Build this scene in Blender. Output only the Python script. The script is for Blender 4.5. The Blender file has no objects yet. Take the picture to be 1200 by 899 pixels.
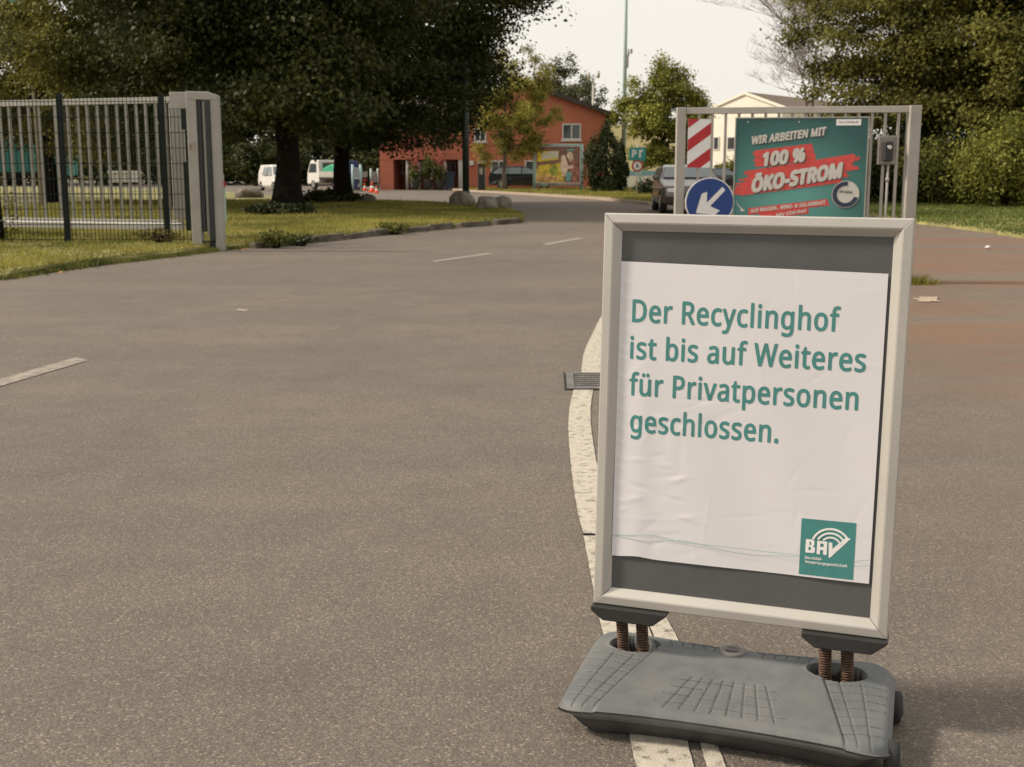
import bpy, bmesh, math, random
import numpy as np
from mathutils import Vector, Matrix, Euler

S = bpy.context.scene
C = S.collection
R = math.radians

# ------------------------------------------------------------------ camera
HC = 1.22                       # eye height
PITCH = math.atan(248.5 / 1400)
cam_d = bpy.data.cameras.new("camera")
cam_d.sensor_width = 36
cam_d.lens = 42
cam_d.clip_start = 0.05
cam_d.clip_end = 3000
cam_d.dof.use_dof = True
cam_d.dof.focus_distance = 2.68
cam_d.dof.aperture_fstop = 12
cam = bpy.data.objects.new("camera", cam_d)
cam.location = (0, 0, HC)
cam.rotation_euler = (math.pi / 2 - PITCH, 0, 0)
C.objects.link(cam)
S.camera = cam

# ------------------------------------------------------------------ sky and sun
SUN_EL, SUN_K = R(38), 0.02
to_sun = Vector((-math.cos(SUN_EL), SUN_K * math.cos(SUN_EL), math.sin(SUN_EL))).normalized()
w = bpy.data.worlds.new("World")
S.world = w
w.use_nodes = True
nt = w.node_tree
bg = nt.nodes["Background"]
sky = nt.nodes.new("ShaderNodeTexSky")
sky.sky_type = 'NISHITA'
sky.sun_disc = False
sky.sun_elevation = SUN_EL
sky.sun_rotation = math.atan2(to_sun.x, to_sun.y)
sky.air_density = 1.0
sky.dust_density = 6.0
sky.ozone_density = 1.0
mixs = nt.nodes.new("ShaderNodeMix"); mixs.data_type = 'RGBA'
mixs.inputs[0].default_value = 0.82          # a thin, even veil of high haze over the whole sky
mixs.inputs[7].default_value = (9.7, 9.2, 8.4, 1)
nt.links.new(sky.outputs[0], mixs.inputs[6])
nt.links.new(mixs.outputs[2], bg.inputs[0])
bg.inputs[1].default_value = 0.1
sd = bpy.data.lights.new("sun", 'SUN')
sd.energy = 4.2
sd.angle = R(8.0)
sd.color = (1.0, 0.88, 0.73)
sun = bpy.data.objects.new("sun", sd)
sun.rotation_euler = to_sun.to_track_quat('Z', 'Y').to_euler()
sun.location = (-20, 0, 30)
C.objects.link(sun)
S.view_settings.view_transform = 'Standard'
S.view_settings.look = 'None'
S.view_settings.gamma = 1
S.view_settings.exposure = 0.17
S.cycles.max_bounces = 6
S.cycles.transparent_max_bounces = 8

# ------------------------------------------------------------------ measuring helpers
cp, sp = math.cos(PITCH), math.sin(PITCH)
def ray(px, py):
    a = (px - 600) / 1400; b = (449.5 - py) / 1400
    return Vector((a, cp + sp * b, -sp + cp * b))
def G(px, py, z=0.0):           # point of the ground seen at a pixel of the 1200 px photograph
    d = ray(px, py); t = (z - HC) / d.z
    return Vector((d.x * t, d.y * t, z))
def P(px, py, Y):               # point at distance Y seen at a pixel
    d = ray(px, py); t = Y / d.y
    return Vector((d.x * t, Y, HC + d.z * t))

# ------------------------------------------------------------------ materials
MATS = {}
def mat(name, col, rough=0.7, metal=0.0, var=0.15, scale=8.0, bump=0.0, bscale=None, col2=None, spec=0.5, coat=0.0):
    if name in MATS: return MATS[name]
    m = bpy.data.materials.new(name); m.use_nodes = True
    n = m.node_tree; b = n.nodes["Principled BSDF"]
    tc = n.nodes.new("ShaderNodeTexCoord")
    no = n.nodes.new("ShaderNodeTexNoise"); no.inputs["Scale"].default_value = scale; no.inputs["Detail"].default_value = 6
    no.inputs["Roughness"].default_value = 0.65
    n.links.new(tc.outputs["Object"], no.inputs["Vector"])
    cr = n.nodes.new("ShaderNodeValToRGB")
    c2 = col2 or tuple(min(1, c * (1 + var)) for c in col)
    c1 = col if col2 else tuple(c * (1 - var) for c in col)
    cr.color_ramp.elements[0].position = 0.35; cr.color_ramp.elements[0].color = (*c1, 1)
    cr.color_ramp.elements[1].position = 0.65; cr.color_ramp.elements[1].color = (*c2, 1)
    n.links.new(no.outputs[0], cr.inputs[0]); n.links.new(cr.outputs[0], b.inputs["Base Color"])
    b.inputs["Roughness"].default_value = rough; b.inputs["Metallic"].default_value = metal
    b.inputs["Specular IOR Level"].default_value = spec
    b.inputs["Coat Weight"].default_value = coat
    if bump:
        bn = n.nodes.new("ShaderNodeTexNoise"); bn.inputs["Scale"].default_value = bscale or scale * 4; bn.inputs["Detail"].default_value = 5
        n.links.new(tc.outputs["Object"], bn.inputs["Vector"])
        bp = n.nodes.new("ShaderNodeBump"); bp.inputs["Strength"].default_value = bump; bp.inputs["Distance"].default_value = 0.02
        n.links.new(bn.outputs[0], bp.inputs["Height"]); n.links.new(bp.outputs[0], b.inputs["Normal"])
    MATS[name] = m
    return m

def leafmat(name, dark, light, trans=0.35, scale=0.6):
    m = bpy.data.materials.new(name); m.use_nodes = True
    n = m.node_tree; b = n.nodes["Principled BSDF"]; out = n.nodes["Material Output"]
    geo = n.nodes.new("ShaderNodeNewGeometry"); tc = n.nodes.new("ShaderNodeTexCoord")
    no = n.nodes.new("ShaderNodeTexNoise"); no.inputs["Scale"].default_value = scale; no.inputs["Detail"].default_value = 3
    n.links.new(tc.outputs["Object"], no.inputs["Vector"])
    ad = n.nodes.new("ShaderNodeMath"); ad.operation = 'MULTIPLY_ADD'; ad.inputs[1].default_value = 0.35
    n.links.new(geo.outputs["Random Per Island"], ad.inputs[0])
    sc = n.nodes.new("ShaderNodeMath"); sc.operation = 'MULTIPLY_ADD'; sc.inputs[1].default_value = 1.7; sc.inputs[2].default_value = -0.55
    n.links.new(no.outputs[0], sc.inputs[0]); n.links.new(sc.outputs[0], ad.inputs[2])
    cr = n.nodes.new("ShaderNodeValToRGB")
    cr.color_ramp.elements[0].position = 0.1; cr.color_ramp.elements[0].color = (*dark, 1)
    cr.color_ramp.elements[1].position = 0.85; cr.color_ramp.elements[1].color = (*light, 1)
    n.links.new(ad.outputs[0], cr.inputs[0]); n.links.new(cr.outputs[0], b.inputs["Base Color"])
    b.inputs["Roughness"].default_value = 0.6; b.inputs["Specular IOR Level"].default_value = 0.2
    tr = n.nodes.new("ShaderNodeBsdfTranslucent"); n.links.new(cr.outputs[0], tr.inputs[0])
    mx = n.nodes.new("ShaderNodeMixShader"); mx.inputs[0].default_value = trans
    n.links.new(b.outputs[0], mx.inputs[1]); n.links.new(tr.outputs[0], mx.inputs[2]); n.links.new(mx.outputs[0], out.inputs[0])
    return m

def asphalt_mat():
    m = bpy.data.materials.new("asphalt"); m.use_nodes = True
    n = m.node_tree; L = n.links.new; b = n.nodes["Principled BSDF"]
    tc = n.nodes.new("ShaderNodeTexCoord")
    def noise(sc, det=4, ro=0.6, vec=None, dist=0):
        q = n.nodes.new("ShaderNodeTexNoise"); q.inputs["Scale"].default_value = sc; q.inputs["Detail"].default_value = det
        q.inputs["Roughness"].default_value = ro; q.inputs["Distortion"].default_value = dist
        L(vec or tc.outputs["Object"], q.inputs["Vector"]); return q
    def ramp(src, stops):
        q = n.nodes.new("ShaderNodeValToRGB"); e = q.color_ramp.elements
        while len(e) < len(stops): e.new(0.5)
        for i, (p, c) in enumerate(stops):
            e[i].position = p; e[i].color = (*c, 1) if len(c) == 3 else c
        L(src, q.inputs[0]); return q
    def mix(fac, a, c, mode='MIX'):
        q = n.nodes.new("ShaderNodeMix"); q.data_type = 'RGBA'; q.blend_type = mode
        if isinstance(fac, float): q.inputs[0].default_value = fac
        else: L(fac, q.inputs[0])
        for i, v in ((6, a), (7, c)):
            if isinstance(v, tuple): q.inputs[i].default_value = (*v, 1)
            else: L(v, q.inputs[i])
        return q.outputs[2]
    # chippings of two sizes
    v1 = n.nodes.new("ShaderNodeTexVoronoi"); v1.inputs["Scale"].default_value = 150; L(tc.outputs["Object"], v1.inputs["Vector"])
    v2 = n.nodes.new("ShaderNodeTexVoronoi"); v2.inputs["Scale"].default_value = 330; L(tc.outputs["Object"], v2.inputs["Vector"])
    sepa = n.nodes.new("ShaderNodeSeparateColor"); L(v1.outputs["Color"], sepa.inputs[0])
    sepb = n.nodes.new("ShaderNodeSeparateColor"); L(v2.outputs["Color"], sepb.inputs[0])
    ca = ramp(sepa.outputs[0], [(0.0, (0.088, 0.075, 0.063)), (0.45, (0.122, 0.104, 0.086)), (0.8, (0.158, 0.135, 0.110)), (0.93, (0.20, 0.17, 0.138)), (0.985, (0.27, 0.23, 0.185))])
    cb = ramp(sepb.outputs[1], [(0.0, (0.085, 0.073, 0.061)), (0.6, (0.125, 0.107, 0.088)), (1.0, (0.18, 0.153, 0.125))])
    ge = ramp(v1.outputs["Distance"], [(0.35, (1, 1, 1)), (0.75, (0.0, 0.0, 0.0))])
    base = mix(ge.outputs[0], cb.outputs[0], ca.outputs[0])
    # broad tone changes: wheel tracks, worn paths, dust
    big = noise(0.35, 5, 0.6, dist=0.6)
    tone = ramp(big.outputs[0], [(0.3, (0.90, 0.905, 0.91)), (0.5, (1, 1, 1)), (0.72, (1.14, 1.11, 1.06))])
    base = mix(1.0, base, tone.outputs[0], 'MULTIPLY')
    mp = n.nodes.new("ShaderNodeMapping"); mp.inputs["Scale"].default_value = (0.12, 0.9, 1); mp.inputs["Rotation"].default_value = (0, 0, 0.18)
    L(tc.outputs["Object"], mp.inputs["Vector"])
    strk = noise(1.0, 5, 0.6, mp.outputs[0], 0.3)
    st = ramp(strk.outputs[0], [(0.3, (0.88, 0.89, 0.90)), (0.55, (1, 1, 1)), (0.75, (1.08, 1.06, 1.02))])
    base = mix(0.9, base, st.outputs[0], 'MULTIPLY')
    md = noise(2.6, 6, 0.7)
    mt = ramp(md.outputs[0], [(0.3, (0.88, 0.88, 0.88)), (0.7, (1.1, 1.1, 1.1))])
    base = mix(1.0, base, mt.outputs[0], 'MULTIPLY')
    # reddish soil trodden over the right-hand side
    sx = n.nodes.new("ShaderNodeSeparateXYZ"); L(tc.outputs["Object"], sx.inputs[0])
    def rng(src, a, b_, c, d):
        q = n.nodes.new("ShaderNodeMapRange"); q.inputs[1].default_value = a; q.inputs[2].default_value = b_; q.inputs[3].default_value = c; q.inputs[4].default_value = d
        L(src, q.inputs[0]); return q.outputs[0]
    def mul(a, c):
        q = n.nodes.new("ShaderNodeMath"); q.operation = 'MULTIPLY'; q.use_clamp = True
        L(a, q.inputs[0])
        if isinstance(c, float): q.inputs[1].default_value = c
        else: L(c, q.inputs[1])
        return q.outputs[0]
    mx_ = mul(rng(sx.outputs[0], 0.9, 3.2, 0.0, 1.0), mul(rng(sx.outputs[1], 2.5, 13, 0.3, 1.0), rng(sx.outputs[1], 21, 27, 1.0, 0.35)))
    mp2 = n.nodes.new("ShaderNodeMapping"); mp2.inputs["Scale"].default_value = (0.18, 1.1, 1); L(tc.outputs["Object"], mp2.inputs["Vector"])
    so = noise(0.8, 6, 0.65, mp2.outputs[0])
    som = ramp(so.outputs[0], [(0.40, (0.05, 0.05, 0.05)), (0.62, (1, 1, 1))])
    base = mix(mul(mul(mx_, som.outputs[0]), 0.95), base, (0.175, 0.092, 0.052))
    # faint warm dust elsewhere
    dn = noise(0.22, 6, 0.7)
    dm = ramp(dn.outputs[0], [(0.48, (0, 0, 0)), (0.75, (0.42, 0.42, 0.42))])
    base = mix(dm.outputs[0], base, (0.17, 0.135, 0.105))
    # dark drips
    dv = noise(7.0, 2, 0.5)
    dd = ramp(dv.outputs[0], [(0.76, (0, 0, 0)), (0.80, (0.65, 0.65, 0.65))])
    base = mix(dd.outputs[0], base, (0.06, 0.052, 0.046))
    L(base, b.inputs["Base Color"])
    b.inputs["Roughness"].default_value = 0.85; b.inputs["Specular IOR Level"].default_value = 0.3
    bm1 = n.nodes.new("ShaderNodeBump"); bm1.inputs["Strength"].default_value = 0.4; bm1.inputs["Distance"].default_value = 0.0035; bm1.invert = True
    L(v1.outputs["Distance"], bm1.inputs["Height"])
    fn = noise(60, 5, 0.7)
    bm2 = n.nodes.new("ShaderNodeBump"); bm2.inputs["Strength"].default_value = 0.5; bm2.inputs["Distance"].default_value = 0.004
    L(fn.outputs[0], bm2.inputs["Height"]); L(bm1.outputs[0], bm2.inputs["Normal"]); L(bm2.outputs[0], b.inputs["Normal"])
    return m

def paint_mat():                # worn road paint: lets the asphalt colour through where chipped
    m = bpy.data.materials.new("road_paint"); m.use_nodes = True
    n = m.node_tree; L = n.links.new; b = n.nodes["Principled BSDF"]
    tc = n.nodes.new("ShaderNodeTexCoord")
    no = n.nodes.new("ShaderNodeTexNoise"); no.inputs["Scale"].default_value = 28; no.inputs["Detail"].default_value = 8; no.inputs["Roughness"].default_value = 0.75
    L(tc.outputs["Object"], no.inputs["Vector"])
    cr = n.nodes.new("ShaderNodeValToRGB"); e = cr.color_ramp.elements
    e[0].position = 0.38; e[0].color = (0.15, 0.13, 0.11, 1); e[1].position = 0.46; e[1].color = (0.38, 0.345, 0.285, 1)
    e2 = e.new(0.7); e2.color = (0.49, 0.45, 0.38, 1)
    L(no.outputs[0], cr.inputs[0]); L(cr.outputs[0], b.inputs["Base Color"])
    b.inputs["Roughness"].default_value = 0.75
    v = n.nodes.new("ShaderNodeTexVoronoi"); v.inputs["Scale"].default_value = 150; L(tc.outputs["Object"], v.inputs["Vector"])
    bp = n.nodes.new("ShaderNodeBump"); bp.inputs["Strength"].default_value = 0.35; bp.inputs["Distance"].default_value = 0.002; bp.invert = True
    L(v.outputs["Distance"], bp.inputs["Height"]); L(bp.outputs[0], b.inputs["Normal"])
    return m

M_asph = asphalt_mat()
M_paint = paint_mat()
M_grassg = mat("lawn_soil", (0.12, 0.105, 0.04), 0.95, var=0.3, scale=1.5, bump=0.6, bscale=30, col2=(0.26, 0.24, 0.08))
M_blade = leafmat("grass_blades", (0.10, 0.11, 0.022), (0.38, 0.34, 0.09), 0.4, 0.5)
M_kerb = mat("kerb_stone", (0.045, 0.038, 0.028), 0.95, var=0.4, scale=5, bump=0.6, bscale=30, col2=(0.13, 0.11, 0.085))
M_pave = mat("pavement", (0.28, 0.23, 0.18), 0.9, var=0.2, scale=1.5, bump=0.2)
M_alu = mat("anodised_aluminium", (0.46, 0.44, 0.405), 0.42, metal=0.35, var=0.05, scale=3, bump=0.02, bscale=200)
M_backp = mat("grey_backing_board", (0.075, 0.075, 0.075), 0.6, var=0.12, scale=4, bump=0.03, bscale=60)
M_paper = mat("poster_paper", (0.64, 0.625, 0.645), 0.5, var=0.02, scale=2, coat=0.25)
M_teal = mat("teal_print", (0.05, 0.21, 0.20), 0.5, var=0.06, scale=30, coat=0.2)
M_tealpale = mat("pale_teal_print", (0.28, 0.44, 0.42), 0.5, var=0.05, coat=0.2)
M_white = mat("white_print", (0.75, 0.74, 0.72), 0.5, var=0.03)
M_base = mat("grey_base_plastic", (0.095, 0.104, 0.11), 0.6, scale=9, bump=0.10, bscale=300, spec=0.35, col2=(0.14, 0.144, 0.143))
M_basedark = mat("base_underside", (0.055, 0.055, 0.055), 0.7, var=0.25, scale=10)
M_black = mat("black_plastic", (0.02, 0.02, 0.02), 0.5, var=0.2, scale=20, bump=0.05)
M_rust = mat("rusty_spring", (0.05, 0.032, 0.022), 0.75, metal=0.2, var=0.3, scale=90, col2=(0.15, 0.08, 0.048))
M_rubber = mat("tyre_rubber", (0.02, 0.02, 0.02), 0.8)
M_gate = mat("galvanised_paint", (0.36, 0.34, 0.305), 0.55, var=0.10, scale=3, bump=0.05, metal=0.15)
M_gatew = mat("white_gate_paint", (0.31, 0.295, 0.26), 0.55, var=0.10, scale=2)
M_dgreen = mat("dark_green_coating", (0.006, 0.010, 0.009), 0.5, var=0.2, spec=0.25)
M_cast = mat("cast_iron", (0.16, 0.15, 0.14), 0.6, metal=0.4, var=0.3, scale=25, bump=0.2)
M_dark = mat("drain_darkness", (0.01, 0.01, 0.01), 0.9)
M_bark = mat("bark", (0.007, 0.006, 0.005), 0.95, var=0.3, scale=6, bump=1.0, bscale=22, col2=(0.022, 0.017, 0.013), spec=0.1)
M_barkl = mat("light_bark", (0.10, 0.08, 0.06), 0.95, var=0.3, scale=6, bump=0.8, bscale=22, col2=(0.2, 0.16, 0.12))
M_brick = None
M_rock = mat("boulder", (0.10, 0.088, 0.07), 0.95, var=0.4, scale=4, bump=0.8, bscale=14, col2=(0.25, 0.215, 0.17))
M_glass = mat("window_glass", (0.05, 0.06, 0.065), 0.08, var=0.1, spec=0.8)
M_roof = mat("dark_roof", (0.045, 0.033, 0.028), 0.8, var=0.2)
M_cream = mat("cream_render", (0.80, 0.75, 0.64), 0.85, var=0.05, scale=0.7)
M_wframe = mat("white_frame", (0.6, 0.58, 0.54), 0.5, var=0.05)
M_red = mat("signal_red", (0.42, 0.015, 0.02), 0.45, var=0.08)
M_blue = mat("signal_blue", (0.008, 0.045, 0.20), 0.4, var=0.08)
M_tealpole = mat("teal_pole_paint", (0.32, 0.45, 0.42), 0.5, var=0.1)
M_tealsolid = mat("teal_panel", (0.03, 0.30, 0.28), 0.5, var=0.1)
M_orange = mat("cone_orange", (0.75, 0.10, 0.03), 0.5, var=0.08)
M_cardark = mat("black_car_paint", (0.012, 0.014, 0.02), 0.22, var=0.1, coat=0.6)
M_carwhite = mat("white_car_paint", (0.62, 0.60, 0.56), 0.3, var=0.05, coat=0.4)
M_cargrey = mat("grey_car_paint", (0.11, 0.095, 0.085), 0.28, var=0.1, metal=0.5, coat=0.5)
M_chrome = mat("bright_metal", (0.55, 0.55, 0.55), 0.25, metal=0.9, var=0.05)
M_lamp = mat("lamp_glass", (0.75, 0.73, 0.7), 0.1, var=0.02)
M_tail = mat("tail_light_red", (0.45, 0.02, 0.02), 0.2, var=0.05)
M_tarp = mat("green_tarpaulin", (0.02, 0.26, 0.15), 0.6, var=0.15, scale=4)

def brick_mat():
    m = bpy.data.materials.new("red_brick"); m.use_nodes = True
    n = m.node_tree; b = n.nodes["Principled BSDF"]; L = n.links.new
    tc = n.nodes.new("ShaderNodeTexCoord"); mp = n.nodes.new("ShaderNodeMapping"); mp.inputs["Rotation"].default_value = (R(90), 0, 0)
    L(tc.outputs["Object"], mp.inputs["Vector"])
    br = n.nodes.new("ShaderNodeTexBrick"); br.inputs["Scale"].default_value = 1.0
    br.inputs["Brick Width"].default_value = 0.25; br.inputs["Row Height"].default_value = 0.083; br.inputs["Mortar Size"].default_value = 0.012
    br.inputs["Color1"].default_value = (0.50, 0.125, 0.07, 1); br.inputs["Color2"].default_value = (0.56, 0.165, 0.09, 1); br.inputs["Mortar"].default_value = (0.33, 0.15, 0.10, 1)
    L(mp.outputs[0], br.inputs["Vector"])
    L(br.outputs[0], b.inputs["Base Color"]); b.inputs["Roughness"].default_value = 0.85
    return m
M_brick = brick_mat()

# ------------------------------------------------------------------ object helpers
def tag(o, label=None, cat=None, group=None, kind=None):
    if label: o["label"] = label
    if cat: o["category"] = cat
    if group: o["group"] = group
    if kind: o["kind"] = kind
    return o
def thing(name, label, cat, loc=(0, 0, 0), rotz=0.0, group=None):
    o = bpy.data.objects.new(name, None); C.objects.link(o)
    o.empty_display_size = 0.2
    o.location = loc; o.rotation_euler = (0, 0, rotz)
    return tag(o, label, cat, group)

class MB:
    def __init__(s): s.v = []; s.f = []; s.m = []; s.smooth = []
    def face(s, idx, mi=0, sm=False): s.f.append(tuple(idx)); s.m.append(mi); s.smooth.append(sm)
    def poly(s, pts, mi=0):
        b = len(s.v); s.v += [tuple(p) for p in pts]; s.face(range(b, b + len(pts)), mi)
    def box(s, c, d, rot=None, mi=0):
        x, y, z = d[0] / 2, d[1] / 2, d[2] / 2
        ps = [Vector(q) for q in ((-x,-y,-z),(x,-y,-z),(x,y,-z),(-x,y,-z),(-x,-y,z),(x,-y,z),(x,y,z),(-x,y,z))]
        if rot is not None:
            e = rot if isinstance(rot, Matrix) else Euler(rot).to_matrix(); ps = [e @ p for p in ps]
        b = len(s.v); c = Vector(c); s.v += [tuple(c + p) for p in ps]
        for q in ((0,3,2,1),(4,5,6,7),(0,1,5,4),(1,2,6,5),(2,3,7,6),(3,0,4,7)): s.face([b + i for i in q], mi)
    def bx(s, x0, x1, y0, y1, z0, z1, mi=0):
        s.box(((x0+x1)/2, (y0+y1)/2, (z0+z1)/2), (abs(x1-x0), abs(y1-y0), abs(z1-z0)), None, mi)
    def beam(s, p0, p1, wx, wy, up=(0,0,1), mi=0):
        p0, p1 = Vector(p0), Vector(p1); d = p1 - p0; L = d.length; z = d.normalized(); u = Vector(up)
        if abs(z.dot(u)) > 0.98: u = Vector((1, 0, 0))
        x = u.cross(z).normalized(); y = z.cross(x)
        s.box((p0 + p1) / 2, (wx, wy, L), Matrix((x, y, z)).transposed(), mi)
    def tube(s, pts, rad, n=8, mi=0, caps=True, sm=True, jit=0.0, rnd=None):
        pts = [Vector(p) for p in pts]
        if not isinstance(rad, (list, tuple)): rad = [rad] * len(pts)
        base = len(s.v); px = None
        for i, p in enumerate(pts):
            t = (pts[min(i+1, len(pts)-1)] - pts[max(i-1, 0)]).normalized()
            if px is None:
                a = Vector((1, 0, 0)) if abs(t.x) < 0.8 else Vector((0, 1, 0)); px = (a - t * a.dot(t)).normalized()
            else: px = (px - t * px.dot(t)).normalized()
            q = t.cross(px)
            for k in range(n):
                an = 2 * math.pi * k / n
                r = rad[i] * (1 + (rnd.uniform(-jit, jit) if rnd else 0))
                s.v.append(tuple(p + px * (math.cos(an) * r) + q * (math.sin(an) * r)))
        for i in range(len(pts) - 1):
            for k in range(n):
                a = base + i * n + k; b = base + i * n + (k + 1) % n
                s.face((a, b, b + n, a + n), mi, sm)
        if caps:
            s.face([base + k for k in reversed(range(n))], mi)
            s.face([base + (len(pts) - 1) * n + k for k in range(n)], mi)
    def lathe(s, prof, c=(0, 0, 0), axis='z', n=20, mi=0, sm=True):
        c = Vector(c); base = len(s.v)
        for (r, h) in prof:
            for k in range(n):
                an = 2 * math.pi * k / n; a, b = r * math.cos(an), r * math.sin(an)
                v = {'z': (a, b, h), 'y': (a, h, b), 'x': (h, a, b)}[axis]
                s.v.append(tuple(c + Vector(v)))
        for i in range(len(prof) - 1):
            for k in range(n):
                a = base + i * n + k; b = base + i * n + (k + 1) % n
                s.face((a, b, b + n, a + n), mi, sm)
        s.face([base + k for k in reversed(range(n))], mi); s.face([base + (len(prof)-1) * n + k for k in range(n)], mi)
    def prism(s, pts, off, mi=0):      # pts: 3-D polygon, off: extrusion vector
        pts = [Vector(p) for p in pts]; off = Vector(off); n = len(pts); b = len(s.v)
        s.v += [tuple(p) for p in pts] + [tuple(p + off) for p in pts]
        s.face([b + i for i in reversed(range(n))], mi); s.face([b + n + i for i in range(n)], mi)
        for i in range(n): j = (i + 1) % n; s.face((b + i, b + j, b + n + j, b + n + i), mi)
    def build(s, name, mats, parent=None, bevel=0.0, seg=1, offset=None, fix=True):
        me = bpy.data.meshes.new(name)
        vs = s.v if offset is None else [tuple(Vector(p) - Vector(offset)) for p in s.v]
        me.from_pydata(vs, [], s.f)
        if not isinstance(mats, (list, tuple)): mats = [mats]
        for m in mats: me.materials.append(m)
        me.polygons.foreach_set("material_index", s.m); me.polygons.foreach_set("use_smooth", s.smooth)
        if bevel or fix:
            bm = bmesh.new(); bm.from_mesh(me)
            if fix: bmesh.ops.recalc_face_normals(bm, faces=bm.faces)
            if bevel:
                ed = [e for e in bm.edges if len(e.link_faces) == 2 and e.calc_face_angle(0) > 0.5]
                bmesh.ops.bevel(bm, geom=ed, offset=bevel, segments=seg, affect='EDGES', profile=0.5, clamp_overlap=True)
            bm.to_mesh(me); bm.free()
        o = bpy.data.objects.new(name, me); C.objects.link(o)
        if parent: o.parent = parent
        return o
def one(fn, name, m, parent=None, **k):
    q = MB(); fn(q); return q.build(name, m, parent, **k)
def link_copy(o, parent=None, **kw):
    c = o.copy(); C.objects.link(c); c.parent = parent if parent else None
    for k, v in kw.items(): setattr(c, k, v)
    return c
def copy_tree(o, parent=None):
    c = o.copy(); C.objects.link(c); c.parent = parent
    for ch in [q for q in C.objects if q.parent == o]: copy_tree(ch, c)
    return c

# text ---------------------------------------------------------------
FONT = None
try:                            # the sans serif that ships inside Blender; its built-in font otherwise
    import os
    _p = os.path.join(bpy.utils.system_resource('DATAFILES'), "fonts", "NotoSansHebrew-Regular.woff2")
    if os.path.exists(_p): FONT = bpy.data.fonts.load(_p)
except Exception: FONT = None
def text_mesh(txt, bold=0.03, shear=0.0):
    """flat outline letters; the stroke is thickened by laying shifted copies over one another"""
    cu = bpy.data.curves.new("lettering", 'FONT'); cu.body = txt; cu.size = 1.0; cu.shear = shear; cu.resolution_u = 3; cu.space_character = 1.07
    if FONT: cu.font = FONT
    ob = bpy.data.objects.new("lettering", cu); C.objects.link(ob)
    bpy.context.view_layer.update()
    me = bpy.data.meshes.new_from_object(ob.evaluated_get(bpy.context.evaluated_depsgraph_get()))
    bpy.data.objects.remove(ob); bpy.data.curves.remove(cu)
    if bold > 0:
        k = 8; sh = [(0, 0)] + [(bold * math.cos(2 * math.pi * i / k), bold * .8 * math.sin(2 * math.pi * i / k)) for i in range(k)]
        if bold > .05: sh += [(bold * .5 * math.cos(2 * math.pi * i / 6), bold * .4 * math.sin(2 * math.pi * i / 6)) for i in range(6)]
        V = [v.co.copy() for v in me.vertices]; F_ = [tuple(p.vertices) for p in me.polygons]; n = len(V)
        nm = bpy.data.meshes.new("lettering")
        nm.from_pydata([(v.x + a, v.y + b, i) for i, (a, b) in enumerate(sh) for v in V], [], [tuple(x + i * n for x in f) for i in range(len(sh)) for f in F_])
        bpy.data.meshes.remove(me); me = nm
    else:
        for v in me.vertices: v.co.z = 0
    return me
_cap = {}
def cap_h(bold):
    if bold not in _cap:
        m = text_mesh("H", bold); _cap[bold] = (min(v.co.y for v in m.vertices), max(v.co.y for v in m.vertices)); bpy.data.meshes.remove(m)
    return _cap[bold]
def lettering(txt, x0, x1, base, cap, place, m, parent, name="lettering", bold=0.02, slope=0.0, shear=0.0, cut=0.0, step=.00002):
    """text from x0 to x1 (2-D units) with its base line at `base`, capitals `cap` high; place((x, y)) -> 3-D"""
    me = text_mesh(txt, bold, shear)
    lo, hi = cap_h(bold)
    xs = [v.co.x for v in me.vertices]; a, b = min(xs), max(xs)
    kx = (x1 - x0) / (b - a); ky = cap / (hi - lo)
    if cut:
        bm = bmesh.new(); bm.from_mesh(me)
        i = 0
        while a + i * cut / kx < b:
            bmesh.ops.bisect_plane(bm, geom=bm.verts[:] + bm.edges[:] + bm.faces[:], plane_co=(a + i * cut / kx, 0, 0), plane_no=(1, 0, 0)); i += 1
        for j in range(-4, 8):
            bmesh.ops.bisect_plane(bm, geom=bm.verts[:] + bm.edges[:] + bm.faces[:], plane_co=(0, j * cut / ky, 0), plane_no=(0, 1, 0))
        bm.to_mesh(me); bm.free()
    for v in me.vertices:
        x = x0 + (v.co.x - a) * kx; y = base + (v.co.y - lo) * ky + (x - x0) * slope
        v.co = place((x, y)) - Vector((0, v.co.z * step, 0))
    me.materials.clear(); me.materials.append(m); me.name = name
    o = bpy.data.objects.new(name, me); C.objects.link(o); o.parent = parent
    return o

# foliage ------------------------------------------------------------
def quads_object(name, co, m, parent=None, per=4):
    n = len(co) // per
    me = bpy.data.meshes.new(name)
    me.vertices.add(n * per); me.vertices.foreach_set("co", co.astype(np.float32).ravel())
    me.loops.add(n * per); me.loops.foreach_set("vertex_index", np.arange(n * per, dtype=np.int32))
    me.polygons.add(n); me.polygons.foreach_set("loop_start", np.arange(0, n * per, per, dtype=np.int32))
    me.polygons.foreach_set("loop_total", np.full(n, per, dtype=np.int32))
    me.update(calc_edges=True); me.materials.append(m)
    o = bpy.data.objects.new(name, me); C.objects.link(o); o.parent = parent
    return o
def nrm(a): return a / np.maximum(np.linalg.norm(a, axis=1, keepdims=True), 1e-9)
def leaves(pos, size, rg, out=None, up=0.5, aspect=0.7):
    n = len(pos)
    no = rg.normal(size=(n, 3)); no[:, 2] += up
    if out is not None: no += out * 0.9
    no = nrm(no)
    t = nrm(np.cross(no, rg.normal(size=(n, 3)))); b = np.cross(no, t)
    s = size * rg.uniform(0.6, 1.3, size=(n, 1))
    q = np.empty((n, 4, 3))
    q[:, 0] = pos - t * s * 0.5; q[:, 1] = pos - b * s * 0.5 * aspect + no * s * 0.08; q[:, 2] = pos + t * s * 0.5 - no * s * 0.12; q[:, 3] = pos + b * s * 0.5 * aspect + no * s * 0.08
    return q.reshape(-1, 3)
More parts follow.
